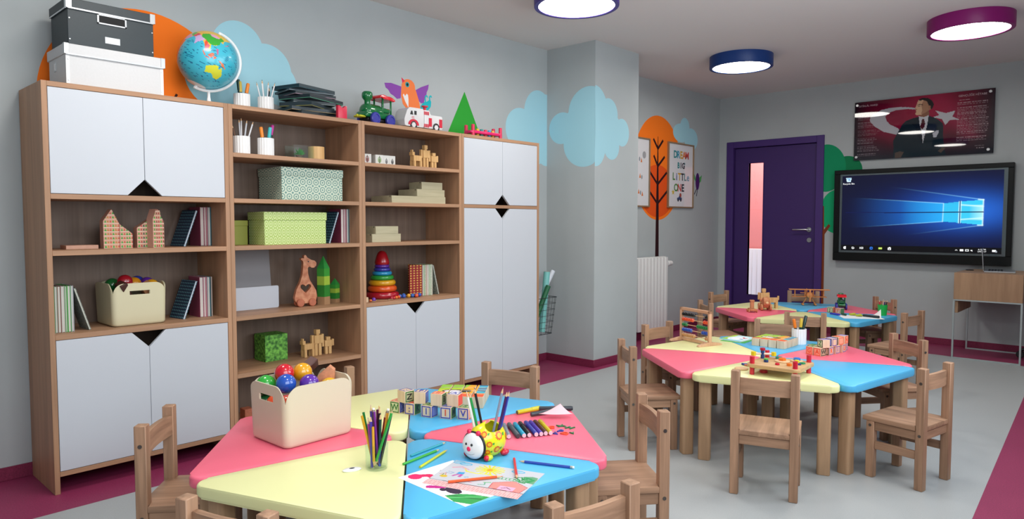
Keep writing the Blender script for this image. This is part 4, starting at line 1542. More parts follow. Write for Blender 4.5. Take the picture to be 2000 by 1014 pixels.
bmesh.ops.recalc_face_normals(b_, faces=b_.faces)
MB().bm(b_).obj('giraffe_body', GW, t, 30)
b_.free()
for sx in (-.036, .036):
    for sz in (-1, 1):
        MB().cyl((sx, .0225, sz * .0125), (sx, .0225, sz * .026), .0225, n=20, bev=.003).obj('wheel', mat('#B4674A', .5, noise=.1), t)
MB().cyl((.018, .258, .0118), (.018, .258, .0135), .004, n=10).obj('eye', BLACK, t)

def tree_tower(label, y, x, h, r, rz):
    t = thing('toy_tree_tower', label, 'toy', (x, y, Z3), rz, 'green pointed toy trees')
    s = [(-r, -r), (r, -r), (r, r), (-r, r)]
    cols = ['#B08A66', '#2F8A34', '#A8CC48', '#3FA03C', '#2E9440']
    zs = [0, .16, .40, .58, .74]
    for k in range(4):
        MB().prism(s, zs[k] * h, zs[k + 1] * h).obj('trunk_block' if k == 0 else 'painted_band', mat(cols[k], .5), t)
    MB().add([(x_, y_, .74 * h) for x_, y_ in s] + [(0, 0, h)], [(0, 1, 4), (1, 2, 4), (2, 3, 4), (3, 0, 4), (3, 2, 1, 0)]).obj('pointed_top', mat('#2E9440', .5), t)


tree_tower('tall green pointed toy tree beside the giraffe', 1.437, .2, .288, .026, .35)
tree_tower('short green pointed toy tree beside the tall one', 1.534, .17, .148, .02, .35)
GC_ = pattern_mat('grass_print', '#23601C', '#7CC850', 'noise', 60)
t, a, b, h = lidded_box('cube_box', 'cube box printed with green grass, second cabinet', .055, .18, 1.073, 1.210, Z4, Z4 + .150, .02, GC_, .0005)


def figure(kind, label, loc, rz, s=1.0, grp=''):
    """jointed wooden block figure: man, small man or dog; local y across, x towards the room"""
    t = thing('wooden_' + kind, label, 'toy figure', loc, rz, grp)
    FW = toy_wood()
    bx = lambda n, c, d: MB().box(tuple(v * s for v in c), tuple(v * s for v in d), .0012).obj(n, FW, t)
    if kind == 'man':
        for sy in (-1, 1):
            bx('leg', (0, sy * .014, .035), (.024, .020, .070))
            bx('arm', (0, sy * .036, .095), (.018, .014, .055))
        bx('torso', (0, 0, .095), (.028, .054, .050))
        bx('neck', (0, 0, .124), (.02, .02, .008))
        bx('head', (0, 0, .140), (.026, .028, .026))
    elif kind == 'boy':
        for sy in (-1, 1):
            bx('leg', (0, sy * .012, .022), (.022, .018, .044))
            bx('arm', (0, sy * .032, .066), (.016, .012, .040))
        bx('torso', (0, 0, .063), (.026, .046, .038))
        bx('head', (0, 0, .092), (.024, .026, .020))
    else:
        for sy in (-1, 1):
            for sx in (-1, 1):
                bx('leg', (sx * .012, sy * .026, .022), (.016, .016, .044))
        bx('torso', (0, 0, .060), (.034, .070, .034))
        bx('head', (0, -.034, .086), (.03, .02, .022))
        bx('ear', (0, -.036, .103), (.02, .008, .014))
        bx('tail', (0, .040, .075), (.01, .012, .03))
    return t


g1 = 'wooden figures beside the grass cube'
figure('dog', 'wooden block dog beside the grass printed cube', (.2, 1.326, Z4), .1, 1, g1)
figure('man', 'tall wooden block man on the second cabinet', (.2, 1.388, Z4), .1, 1.0, g1)
figure('boy', 'short wooden block boy on the second cabinet', (.2, 1.459, Z4), -.1, 1, g1)
g2 = 'wooden figures beside the picture cards'
figure('dog', 'wooden block dog on the third cabinet', (.25, 2.105, Z5), .1, 1.05, g2)
figure('man', 'tall wooden block man on the third cabinet', (.25, 2.18, Z5), .1, 1.0, g2)
figure('boy', 'short wooden block boy on the third cabinet', (.25, 2.25, Z5), 0, 1.05, g2)
o = MB().box((0, 0, .04), (.06, .05, .08), .002).obj('wooden_block', mat('#B4694E', .6, noise=.15, nscale=80))
o.location = (.24, .93, .096)
tag(o, 'reddish wooden block in the bottom bay behind the pink table', 'toy block')
o = MB().box((0, 0, .025), (.05, .05, .05), .002).obj('wooden_block', mat('#A85E48', .6, noise=.15, nscale=80))
o.location = (.27, .99, .096)
tag(o, 'small reddish wooden block in the bottom bay beside the larger one', 'toy block')

# ================================================================ third cabinet
for k, (y0, y1, c) in enumerate(((1.645, 1.706, '#8A3A34'), (1.712, 1.796, '#7A9A58'), (1.80, 1.848, '#6A6A6E'), (1.852, 1.893, '#3A3A40'))):
    t = thing('picture_cube', ('white picture cube with a red drawing, first in the row', 'white picture cube with a green owl drawing', 'white picture cube with grey line drawings', 'white picture cube with a dark drawing, last in the row')[k], 'toy block', (.31, y1 - .026, Z5), -.12, 'white picture cubes on the third cabinet')
    w = .056 if k < 2 else .043
    MB().box((-w / 2, 0, .029), (w, w, .058), .001).obj('cube_body', mat('#CFCFCB', .5), t)
    cv = Canvas(w * .9, w, 26, 28, '#D4D4D0')
    cv.ell(w * .45, w * .45, w * .22, w * .34, c, .9).ell(w * .45, w * .62, w * .12, w * .1, '#D4D4D0', .6).line([(w * .45, w * .1), (w * .45, w * .9)], .002, '#3A3A3A')
    link('printed_face', cv.mesh('printed_face', PRINT), t, None, Matrix.Translation((.0006, -w * .45, .002)) @ frame((0, 0, 0), (0, 1, 0), (0, 0, 1), (1, 0, 0)))


def flat_box(label, x0, x1, y0, y1, z0, z1):
    t = thing('flat_box', label, 'box', ((x0 + x1) / 2, (y0 + y1) / 2, z0), 0, 'pale flat wooden boxes on the third cabinet')
    a, b, h = (x1 - x0) / 2, (y1 - y0) / 2, z1 - z0 - .0004
    PW = wood('ply', '#A8A184', '#C2BB9E', 'y', fine=16)
    MB().span(-a, a, -b, b, 0, h, .001).obj('box_body', PW, t)
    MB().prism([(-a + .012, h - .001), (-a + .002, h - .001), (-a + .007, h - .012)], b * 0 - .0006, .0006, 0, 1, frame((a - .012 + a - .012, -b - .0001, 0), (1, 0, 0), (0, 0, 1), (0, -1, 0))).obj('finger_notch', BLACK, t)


flat_box('long flat wooden box at the bottom of the stack of three', .085, .300, 1.868, 2.315, Z1, Z1 + .047)
flat_box('medium flat wooden box in the middle of the stack of three', .10, .295, 2.075, 2.312, Z1 + .047, Z1 + .094)
flat_box('small flat wooden box on top of the stack of three', .16, .29, 2.118, 2.297, Z1 + .094, Z1 + .142)
flat_box('larger flat wooden box at the bottom of the stack of two', .15, .33, 1.695, 1.913, Z2, Z2 + .051)
flat_box('small flat wooden box on top of the stack of two', .16, .33, 1.722, 1.893, Z2 + .051, Z2 + .098)

# ring tower
t = thing('stacking_tower', 'rainbow stacking ring tower with a red cone top', 'toy', (.17, 1.885, Z3))
z = 0
for c, R_, hh in (('#A8182C', .112, .042), ('#D8561E', .098, .040), ('#D8A01E', .090, .037), ('#2E9A3C', .078, .030), ('#2A94C8', .066, .026), ('#3A3CA0', .056, .022), ('#5A2A96', .050, .021)):
    R_ *= .96
    MB().torus((0, 0, z + hh / 2), R_ - hh * .48, hh * .48, 36, 12, None, hh * .5).obj('ring', mat(c, .22, coat=.4), t)
    z += hh * .985
MB().lathe([(.0, 0), (.042, 0), (.047, .008), (.046, .02), (.036, .055), (.027, .075), (.015, .086), (0, .089)], 28, Matrix.Translation((0, 0, z))).obj('cone_top', mat('#A4101E', .22, coat=.4), t)
MB().cyl((0, 0, 0), (0, 0, z + .01), .012, n=12).obj('center_rod', TIPW, t)

# bead string
t = thing('bead_string', 'string of colored wooden beads lying before the ring tower', 'toy', (0, 0, Z3))
bd = [(.315, 1.69, '#D86A28', .009), (.312, 1.715, '#6A3AA8', .013), (.30, 1.86, '#B4203A', .010), (.295, 1.883, '#C83040', .009), (.29, 1.905, '#E0782A', .010), (.285, 1.928, '#D8501E', .011), (.275, 1.945, '#2C5AA8', .013), (.29, 1.965, '#3058B8', .013), (.262, 1.985, '#3468B0', .014), (.288, 2.005, '#E0A028', .013), (.296, 2.03, '#2E62B4', .013), (.315, 2.048, '#E0582E', .013), (.293, 2.062, '#2E6ABC', .013), (.294, 2.09, '#2854B0', .013), (.262, 1.955, '#C02C40', .010)]
for x, y, c, r in bd:
    MB().sphere((x, y, r), r, 14, 9).obj('bead', mat(c, .3, coat=.3), t, 180)
cp_ = [(.315, 1.69, .006)] + [(.325 - .03 * math.sin(k * .9), 1.72 + k * .014, .003) for k in range(11)] + [(x, y, r) for x, y, c, r in bd[2:14]]
MB().tube(cp_, .0018, 6).obj('string', mat('#B89A78', .8), t)
o = MB().box((0, 0, .016), (.03, .03, .032), .002).obj('wooden_block', pale_wood())
o.location = (.31, 1.652, Z3)
tag(o, 'small pale wooden block against the side panel of the third cabinet', 'toy block')
y = 2.115
for k, (nm, cv, d) in enumerate([('red dotted', RDOT, .012), ('lilac edged', '#B8A0A8', .010), ('pale green', '#6CB070', .012), ('green speckled', GSTR, .009), ('sand', '#B07A50', .011), ('pale pink', '#C8B8B8', .013), ('mint', '#5FAA68', .012), ('leaf striped', GSTR, .012), ('cream', '#C8CCB8', .010)]):
    notebook(nm + ' notebook in the row beside the ring tower', (.272, y, Z3), -.02, .13, .205, d, cv, '#D2CEC4', group='notebooks beside the ring tower')
    y += d + .0006
o = MB().span(-.004, 0, -.105, 0, 0, .207).obj('front_notebook', RDOT)
notebook('grey vine patterned notebook leaning at the end of the row by the ring tower', (.272, y + .050, Z3), 0, .13, .205, .009, GREYP, '#D0D0C4', tilt=.24, group='notebooks beside the ring tower')
o.name = 'notebook_cover'
o.location = (.2772, 2.128, Z3 + .0005)
tag(o, 'red notebook with gold dots facing out beside the ring tower', 'notebook')

# ================================================================ front cluster of tables
RV = Vector((.733, .680, 0))          # across the room, and towards the camera corner
CV = Vector((.70, -.714, 0))

t = thing('storage_bin', 'cream plastic bin full of play balls on the pink front table', 'bin', (1.632, .449, TZ), math.radians(1.5))
bin_mesh(.235, .275, .205, .055, ['-y', '+y']).obj('bin_shell', BIN, t, 50)
for lb, c, p in [('red ball on top of the pile in the front bin', '#C81026', (1.575, .415, .645)), ('blue ball nearest the bin corner, front table', '#1A50B4', (1.634, .388, .622)), ('amber ball behind the blue one in the front bin', '#E0A018', (1.575, .486, .638)),
                 ('violet ball in the front bin', '#5A2AA0', (1.655, .465, .612)), ('green ball at the slotted end of the front bin', '#2EA438', (1.556, .355, .612)), ('yellow ball low behind the rim of the front bin', '#E0AC1C', (1.675, .532, .592)),
                 ('orange ball seen through the slot of the front bin', '#E8542A', (1.622, .357, .556)), ('dark green ball deep in the slot of the front bin', '#1C5A30', (1.557, .353, .544)), ('pale blue ball at the corner slit of the front bin', '#B8C8E8', (1.705, .360, .499)),
                 ('orange ball deep at the corner slit of the front bin', '#C84A24', (1.693, .358, .565))]:
    ball(lb, c, p, .034 if 'pale' not in lb else .03)
o = MB().box((0, 0, 0), (.034, .05, .034), .003).obj('wooden_block', mat('#4A2019', .5, noise=.1))
o.matrix_world = Matrix.Translation((1.548, .535, .655)) @ Euler((.5, .3, .4)).to_matrix().to_4x4()
tag(o, 'dark brown wooden block at the back of the front bin', 'toy block')
o = MB().prism([(-.028, 0), (.03, -.004), (.03, .055), (.012, .07), (-.028, .035)], -.016, .016, .001).obj('wooden_block', mat('#CC8A66', .6, noise=.15, nscale=90))
o.matrix_world = Matrix.Translation((1.632, .548, .592)) @ Matrix.Rotation(.85, 4, 'Z') @ Matrix.Rotation(PI / 2, 4, 'X')
tag(o, 'pale pink wooden block at the back corner of the front bin', 'toy block')

# glass of pencils
JC = Vector((2.098, .425, TZ))
t = thing('pencil_glass', 'clear drinking glass of pencils on the yellow front table', 'glass', JC)
MB().lathe([(0, .0), (.031, 0), (.0335, .004), (.035, .078), (.0325, .078), (.031, .008), (0, .008)], 40).obj('glass_wall', ACR, t, 60)
pj = [  # top offset across, top offset in depth, foot offset across, foot depth, colour, length, tip colour, eraser
    (-.042, .004, -.012, .004, '#1F7A3A', .165, None, None, 'dark green pencil leaning furthest left'), (-.047, -.006, -.010, -.004, '#D8A01E', .158, None, None, 'amber pencil leaning left'),
    (-.027, -.012, -.012, -.014, '#9A2A98', .152, '#8A3A8A', None, 'magenta pencil with its point up'), (-.019, .010, -.012, .012, '#4A3A98', .186, '#B88888', None, 'tallest violet pencil'),
    (-.017, -.020, -.014, -.020, '#4434A0', .160, '#3A2A90', None, 'indigo pencil with its point up'), (-.008, .004, .0, .006, '#14504A', .176, None, '#F0EEEA', 'dark teal pencil with white eraser'),
    (-.003, -.008, .006, -.004, '#7A2A90', .168, None, None, 'purple pencil in the middle'), (-.008, -.027, -.006, -.026, '#D8A01E', .125, None, None, 'short amber pencil at the front'),
    (.002, .016, .002, .018, '#5A1A40', .168, None, None, 'maroon pencil at the back'), (.006, .022, .004, .022, '#E0A828', .180, '#D8A030', None, 'yellow pencil at the back'), (.011, .008, .008, .010, '#16161A', .180, '#C08850', None, 'black pencil with bare point'),
    (.016, -.006, .010, -.002, '#12463A', .164, '#103028', None, 'dark green pencil with its point up'), (.030, .010, .004, .012, '#8A1E24', .168, '#7A2020', None, 'dark red pencil leaning right'), (.037, .002, .010, .002, '#D8942A', .176, None, '#EEEAE4', 'amber pencil with white eraser leaning right'),
    (.050, -.004, .012, -.006, '#17201C', .180, '#141414', None, 'black pencil leaning furthest right'), (.047, -.016, -.006, -.022, '#2A9A3A', .172, None, None, 'bright green pencil leaning across the front'), (.020, .014, .012, -.008, '#3A4AA8', .09, '#3A4AA8', None, 'short blue pencil low in the glass')]
for a, d, fa, fd, c, L, tipc, er, lb in pj:
    foot = JC + RV * fa * .8 + CV * -fd * .8 + Vector((0, 0, .0085))
    d_ = (RV * (a - fa) + CV * -(d - fd) + Vector((0, 0, .165))).normalized()
    if tipc is None:
        pencil(lb + ' in the glass on the front table', c, foot + d_ * L, foot, None, c, group='pencils in the glass') if er is None else pencil(lb + ' in the glass on the front table', c, foot + d_ * L, foot, er, c, group='pencils in the glass')
    else:
        pencil(lb + ' in the glass on the front table', c, foot, foot + d_ * L, None, tipc, group='pencils in the glass')
t = thing('googly_eye', 'white oval toy eye lying beside the pencil glass', 'toy', (2.060, .362, TZ), math.radians(70))
MB().lathe([(0, 0), (.026, 0), (.029, .003), (.024, .006), (0, .008)], 28, None, True, (1, .55)).obj('white_oval', PLW, t)
MB().lathe([(0, .0072), (.010, .0070), (.0, .0090)], 20, None, False, (1, .6)).obj('dark_pupil', mat('#1C2228', .3), t)

# letter blocks ---------------------------------------------------------------
BS = .0465
BW = pale_wood('z')
_bm = []
FCOL = {'g': '#2F6E35', 'b': '#3A44A0', 'r': '#E0512E', 'k': '#1E2A26', 'v': '#6A50A8'}


def letter_block(label, fl, th, z, faces, group):
    """cube with printed frames and letters; fl is the front left lower corner"""
    th = math.radians(th)
    t = thing('letter_block', label, 'toy block', (fl[0], fl[1], z), th, group)
    if not _bm:
        _bm.append(MB().span(0, BS, 0, BS, 0, BS, .0012).mesh('wooden_cube', BW))
    link('wooden_cube', _bm[0], t)
    s = BS
    Ms = {'f': frame((0, 0, 0), (1, 0, 0), (0, 0, 1), (0, -1, 0)), 'r': frame((s, 0, 0), (0, 1, 0), (0, 0, 1), (1, 0, 0)), 't': frame((0, 0, s), (1, 0, 0), (0, 1, 0), (0, 0, 1))}
    for k, (fc, glyph, gc, fill) in faces.items():
        M = Ms[k]
        key = ('frm', fc)
        if key not in CORE:
            m = MB()
            a, b = .003, .0068
            for q in ((a, s - a, a, b), (a, s - a, s - b, s - a), (a, b, b, s - b), (s - b, s - a, b, s - b)):
                m.span(q[0], q[1], q[2], q[3], 0, .0004)
            CORE[key] = m.mesh('printed_frame', mat(FCOL[fc], .5))
        fr_ = link('printed_frame', CORE[key], t, None, M)
        if fill:
            key = ('fill', fill)
            if key not in CORE:
                CORE[key] = MB().span(.0067, s - .0067, .0067, s - .0067, 0, .0003).mesh('printed_ground', mat(fill, .5))
            link('printed_ground', CORE[key], fr_, None, Matrix.Identity(4))
        if glyph:
            rot = 0.0
            if glyph[0] == '<':
                rot, glyph = PI / 2, glyph[1:]
            link('letter', text_mesh(glyph, .034, .0008, mat(FCOL[gc], .5), .0006), t, None, M @ Matrix.Translation((s / 2, s / 2 , .0004)) @ Matrix.Rotation(rot, 4, 'Z'))
    return t


gB = 'letter blocks on the front table'
letter_block('letter block with green W, left end of lower row, front table', (1.623, .836), 14, TZ, {'f': ('g', 'W', 'g', '#C8D0A8'), 'r': ('b', 'X', 'b', '#6A72B8'), 't': ('r', 'R', 'r', None)}, gB)
letter_block('letter block with blue colon, second in lower row, front table', (1.687, .857), 17, TZ, {'f': ('b', ':', 'b', None), 'r': ('g', 'K', 'k', '#3F6A48'), 't': ('r', None, 'r', '#E46A54')}, gB)
letter_block('letter block with blue numeral, third in lower row, front table', (1.763, .878), 16, TZ, {'f': ('b', '1', 'b', None), 'r': ('b', None, 'b', '#7A84C8'), 't': ('g', 'E', 'g', '#A8B878')}, gB)
letter_block('letter block with red I, fourth in lower row, front table', (1.834, .911), 23, TZ, {'f': ('b', 'I', 'r', None), 'r': ('g', 'M', 'k', '#5A7A50'), 't': ('b', None, 'b', '#8088C0')}, gB)
letter_block('letter block with blue V, right end of lower row, front table', (1.892, .948), 24, TZ, {'f': ('b', 'V', 'b', None), 'r': ('r', 'S', 'r', None), 't': ('g', 'S', 'g', '#9AB080')}, gB)
letter_block('letter block turned edgeways with green N on its side, upper row, front table', (1.656, .848), 0, TZ + BS, {'r': ('g', '<N', 'k', '#B8B890'), 't': ('b', ':', 'b', None)}, gB)
letter_block('letter block with blue F on top, second in upper row, front table', (1.730, .869), 34, TZ + BS, {'r': ('b', None, 'b', '#5A7AC0'), 't': ('b', 'F', 'b', None)}, gB)
letter_block('letter block with red bars on top, third in upper row, front table', (1.797, .896), 25, TZ + BS, {'r': ('g', 'B', 'k', '#7A8860'), 't': ('r', 'II', 'r', '#E8A888')}, gB)
letter_block('letter block with blue A on top and red side, end of upper row', (1.850, .932), 24, TZ + BS, {'r': ('r', None, 'r', '#E8503E'), 't': ('b', 'A', 'b', '#E8E4EA')}, gB)


# picture cubes: sixteen wooden cubes whose tops make one picture ----------------
def picture_cubes(corner, th, where, grp, cell=.0515, s=.0470):
    W_ = cell * 4
    pic = Canvas(W_, W_, 64, 64, '#F0A018')
    q = W_
    pic.poly([(0, q * .25), (q * .62, q * .3), (q * .8, q), (0, q)], '#B8D020')
    pic.poly([(0, q * .62), (q * .5, q * .70), (q * .7, q), (0, q)], '#8EC23A')
    pic.poly([(q * .42, q * .28), (q * .78, q * .28), (q * .78, q), (q * .62, q)], '#F2A41C')
    pic.ell(q * .40, q * .45, q * .30, q * .12, '#16161C').ell(q * .33, q * .43, q * .17, q * .085, '#E8E6EE').ell(q * .58, q * .50, q * .12, q * .07, '#1A1A20')
    pic.poly([(q * .8, q * .28), (q, q * .28), (q, q), (q * .8, q)], '#1F6E94')
    pic.poly([(q * .8, q * .75), (q, q * .8), (q, q * .9), (q * .8, q * .88)], '#56C0DC').line([(q * .8, q * .62), (q, q * .60)], q * .03, '#D8EEF4').poly([(q * .8, q * .3), (q, q * .3), (q, q * .42), (q * .8, q * .5)], '#3FB0C8')
    pic.poly([(0, 0), (q, 0), (q, q * .25), (0, q * .25)], '#EC5A2A').poly([(0, q * .12), (q * .3, q * .2), (q * .3, q * .25), (0, q * .25)], '#3FA04A')
    if 'cube' not in CORE:
        CORE['cube'] = MB().span(0, s, 0, s, 0, s, .0012).mesh('wooden_cube', BW)
    u, v = Vector((math.cos(th), math.sin(th))), Vector((-math.sin(th), math.cos(th)))
    rown, coln = ['front row', 'second row', 'third row', 'back row'], ['leftmost', 'second from left', 'third from left', 'rightmost']
    for r in range(4):
        for c in range(4):
            p = Vector(corner) - u * (cell * (4 - c)) + v * (cell * r)
            t = thing('picture_cube', 'wooden picture cube, ' + rown[r] + ', ' + coln[c] + ', ' + where, 'toy block', (p.x, p.y, TZ), th, grp)
            link('wooden_cube', CORE['cube'], t)
            cv = Canvas(s - .002, s - .002, 16, 16, '#FFFFFF')
            cv.c = pic.c[r * 16:(r + 1) * 16, c * 16:(c + 1) * 16].copy()
            link('printed_top', cv.mesh('printed_top', PRINT), t, None, Matrix.Translation((.001, .001, s + .0003)))


picture_cubes((1.857, 1.126), math.radians(38), 'set on the front table', 'picture cubes on the front table')
picture_cubes((2.232, 3.247), math.radians(-1), 'set on the blue middle table', 'picture cubes on the middle table', .0515)

# animal pencil holder ------------------------------------------------------------
HC = Vector((2.258, .742, TZ))
ha = math.radians(-84)
t = thing('animal_pencil_holder', 'yellow flowered ceramic animal pencil holder with a white smiling face', 'pencil holder', HC, ha)
YLW = mat('#E6E21E', .25, coat=.4)


def hold_r(z_):
    k = (z_ - .052) / .060
    return math.sqrt(max(.02, 1 - k * k))


n = 56
vs, fs = [], []
rowz = [i / 14 for i in range(15)]
for side_ in (0, 1):
    for tt in rowz:
        for k in range(n):
            a = 2 * PI * k / n
            rim = .094 + .013 * math.cos(2 * a) + .004 * math.cos(4 * a)
            zz_ = .006 + (rim - .006) * tt if side_ == 0 else .012 + (rim - .012) * tt
            q = hold_r(zz_)
            q = q - (.006 / .056) * side_
            vs.append((.066 * q * math.cos(a), .056 * q * math.sin(a), zz_))
K = 15 * n
for j in range(14):
    for k in range(n):
        k2 = (k + 1) % n
        fs.append((j * n + k, j * n + k2, (j + 1) * n + k2, (j + 1) * n + k))
        fs.append((K + j * n + k2, K + j * n + k, K + (j + 1) * n + k, K + (j + 1) * n + k2))
for k in range(n):
    k2 = (k + 1) % n
    fs.append((14 * n + k, 14 * n + k2, K + 14 * n + k2, K + 14 * n + k))
fs.append(tuple(range(n))[::-1])
fs.append(tuple(K + k for k in range(n)))
MB().add(vs, fs).obj('body', YLW, t, 50)


def on_body(az, zz_, pts, lift):
    """bend a small flat shape onto the body at azimuth az, height zz_"""
    out_ = []
    for x, y in pts:
        z_ = zz_ + y
        q = hold_r(z_)
        a = az + x / (.060 * q)
        out_.append((.066 * q * math.cos(a) * (1 + lift), .056 * q * math.sin(a) * (1 + lift), z_))
    return out_


for az, zz_, r in ((az_, z__, r_ * .85) for az_, z__, r_ in ((.55, .082, .012), (.85, .052, .012), (1.45, .074, .017), (.75, .026, .011), (1.30, .032, .014), (2.2, .06, .016), (-1.3, .066, .015), (2.9, .075, .014))):
    m = MB()
    ring_ = [(r * (1 if k % 2 else .78) * math.cos(2 * PI * k / 20), r * (1 if k % 2 else .78) * math.sin(2 * PI * k / 20)) for k in range(20)]
    m.add(on_body(az, zz_, [(0, 0)] + ring_, .018), [(0, 1 + k, 1 + (k + 1) % 20) for k in range(20)])
    f_ = m.obj('painted_flower', mat('#E2571C', .35), t, 60)
    c_ = [(r * .55 * math.cos(2 * PI * k / 12), r * .55 * math.sin(2 * PI * k / 12)) for k in range(12)]
    MB().add(on_body(az, zz_, [(0, 0)] + c_, .026), [(0, 1 + k, 1 + (k + 1) % 12) for k in range(12)]).obj('flower_center', mat('#F0B820', .35), f_, 60)
    lf = [(r * .9, -r * .1), (r * 1.5, -r * .3), (r * 1.7, r * .4), (r * 1.1, r * .3)]
    MB().add(on_body(az, zz_, lf, .016), [(0, 1, 2, 3)]).obj('leaf', mat('#3F9A3A', .4), f_)
HP = Vector((.066, -.004, .045))
MB().sphere(HP, (.024, .0415, .0415), 28, 16).obj('head', mat('#E6E8EC', .2, coat=.5), t, 180)
MB().torus((0, 0, 0), .0415, .0045, 36, 8, Matrix.Translation(HP + Vector((-.004, 0, 0))) @ Matrix.Rotation(PI / 2, 4, 'Y')).obj('black_rim', BLACK, t)
for y in (-.011, .011):
    MB().sphere(HP + Vector((.0215, y, .010)), .0042, 12, 8).obj('eye', mat('#10141A', .2), t, 180)
MB().sphere(HP + Vector((.0235, 0, -.004)), (.004, .0075, .0075), 16, 10).obj('nose', mat('#E81E5A', .25), t, 180)
MB().tube([HP + Vector((.024 * math.sqrt(max(0, 1 - (y / .038) ** 2 - (z_ / .038) ** 2)) + .0006, y, z_)) for y, z_ in [(-.02 + .004 * k, -.017 - .006 * (1 - ((k - 5) / 5) ** 2)) for k in range(11)]], .0006, 5).obj('smile', mat('#7A7A80', .5), t)
for y in (-.018, .018):
    MB().sphere(HP + Vector((-.002, y, .042)), .0085, 14, 9).obj('antenna_ball', mat('#D81E50', .25), t, 180)
for x, y in ((.045, .040), (.045, -.042), (-.03, .046), (-.03, -.046)):
    MB().sphere((x, y, .010), (.018, .012, .010), 16, 10).obj('foot', mat('#C8D030' if x > 0 else '#C8203A', .3), t, 180)
    if x > 0:
        MB().sphere((x + .010, y, .011), (.009, .0095, .0095), 14, 8).obj('toe', mat('#D8203A', .3), t, 180)
for a, fa, d, c, L, tipc, lb in [(-.072, -.034, 0, '#E8E8E6', .195, '#E8E8E6', 'white pencil leaning left'), (-.062, -.022, .012, '#1E9A48', .192, '#1E8A40', 'green pencil leaning left'), (-.040, -.004, .016, '#16161A', .205, '#101012', 'black pencil'),
                                 (.046, .006, -.006, '#8A93A8', .210, '#7A8090', 'grey pencil'), (.066, .026, -.002, '#44205A', .198, '#5A2A70', 'dark purple pencil leaning right'), (.074, .032, .008, '#3440A0', .198, '#7A3AA0', 'blue pencil leaning right')]:
    foot = HC + RV * fa * .8 + CV * -d * .6 + Vector((0, 0, .016))
    d_ = (RV * (a - fa) + Vector((0, 0, .18))).normalized()
    pencil(lb + ' standing in the yellow animal holder', c, foot, foot + d_ * L, None, tipc, group='pencils in the animal holder')

# loose pencils
pz = TZ + .0042
pencil('turquoise pencil lying on the blue front table, uppermost of three', '#22A0B0', (2.096, .558, pz), (2.076, .727, pz), group='pencils lying on the front table')
pencil('green pencil lying across the gap between yellow and blue front tables', '#38AC3A', (2.139, .494, pz), (2.116, .665, pz), tip='#38AC3A', group='pencils lying on the front table')
pencil('yellow pencil lying beside the green one on the blue front table', '#C8CC28', (2.197, .512, pz), (2.137, .678, pz), tip='#C8CC28', group='pencils lying on the front table')
pencil('blue pencil with white eraser lying right of the drawings', '#2A48A4', (2.543, .827, pz), (2.379, .756, pz), '#E8E4E0', '#2A48A4', group='pencils lying on the front table')
pencil('red pencil lying with its point on the drawing of the house', '#D8242E', (2.357, .760, pz + .0012), (2.478, .640, pz + .0012), tip='#D8242E', group='pencils lying on the front table')
pencil('orange pencil lying across the drawings', '#E05A22', (2.352, .487, pz + .0012), (2.437, .627, pz + .0012), tip='#E05A22', group='pencils lying on the front table')

# children's pictures
pv = Canvas(.297, .21, 130, 92, '#F2F2F2')
pv.line([(.02, .035), (.05, .075), (.09, .075), (.115, .11), (.118, .15), (.09, .16)], .022, '#D81A5C').ell(.03, .04, .022, .02, '#E01A66')
pv.line([(.05, .13), (.075, .155)], .02, '#22182E').ell(.10, .19, .02, .014, '#22182E').line([(.12, .02), (.15, .045)], .02, '#C01A86').ell(.19, .05, .03, .018, '#2A1838').ell(.165, .035, .012, .01, '#2A1838')
pv.poly([(.20, .01), (.25, .0), (.297, .02), (.297, .09), (.25, .07), (.22, .045)], '#2A9A4A').line([(.21, .02), (.29, .06)], .008, '#1E7A3A').line([(.22, .01), (.28, .075)], .006, '#5AC070')
M = frame((2.209, .419, TZ + .0003), (.9994, -.033, 0), (.033, .9994, 0), (0, 0, 1))
t = thing('painted_sheet', 'white sheet painted with a pink snake shape, under the other drawing', 'drawing', M=M)
MB().span(0, .297, 0, .21, -.0003, .0001).obj('paper', PLW, t)
link('paint', pv.mesh('paint', PRINT), t, None, Matrix.Translation((0, 0, .0002)))
pd = Canvas(.297, .21, 180, 128, '#C2C4CC')
pd.poly([(0, 0), (.297, 0), (.297, .04), (0, .038)], '#E0B4B4')
for k in range(40):
    pd.line([(k * .0075, .002), (k * .0075 + .001, .034)], .0012, '#C06468', .8)
pd.line([(0, .042), (.297, .040)], .003, '#30222A')
pd.poly([(.19, .045), (.285, .042), (.290, .085), (.24, .115), (.185, .085)], '#D88A84').line([(.185, .085), (.24, .117), (.292, .085), (.285, .042), (.19, .045), (.185, .085)], .0022, '#B83A48').poly([(.215, .045), (.262, .044), (.262, .072), (.215, .072)], '#E4A8C8')
pd.line([(.225, .055), (.238, .064), (.252, .055)], .003, '#5A3A4A')
for k in range(34):
    a = k * 2.4
    pd.line([(.262 + .03 * math.cos(a) * (k % 5) / 4, .135 + .022 * math.sin(a)), (.262 + .03 * math.cos(a + 1) * (k % 7) / 5, .135 + .022 * math.sin(a + .8))], .004, '#1F8A4A')
pd.poly([(.27, .12), (.297, .115), (.294, .165), (.275, .17), (.25, .16)], '#239250', .8)
for k in range(5):
    pd.line([(.19 + .012 * k + .007 * math.cos(b_ * .7), .125 + .009 * math.sin(b_ * .7)) for b_ in range(10)], .0022, '#2A9A58')
pd.ell(.135, .175, .016, .014, '#D89A30')
for k in range(16):
    a = 2 * PI * k / 16
    pd.line([(.135 + .012 * math.cos(a), .172 + .012 * math.sin(a)), (.135 + .045 * math.cos(a), .172 + .036 * math.sin(a))], .006, '#D6D23A')
pd.line([(.06, .155), (.075, .135), (.11, .13), (.14, .137), (.17, .13)], .006, '#DCD848')
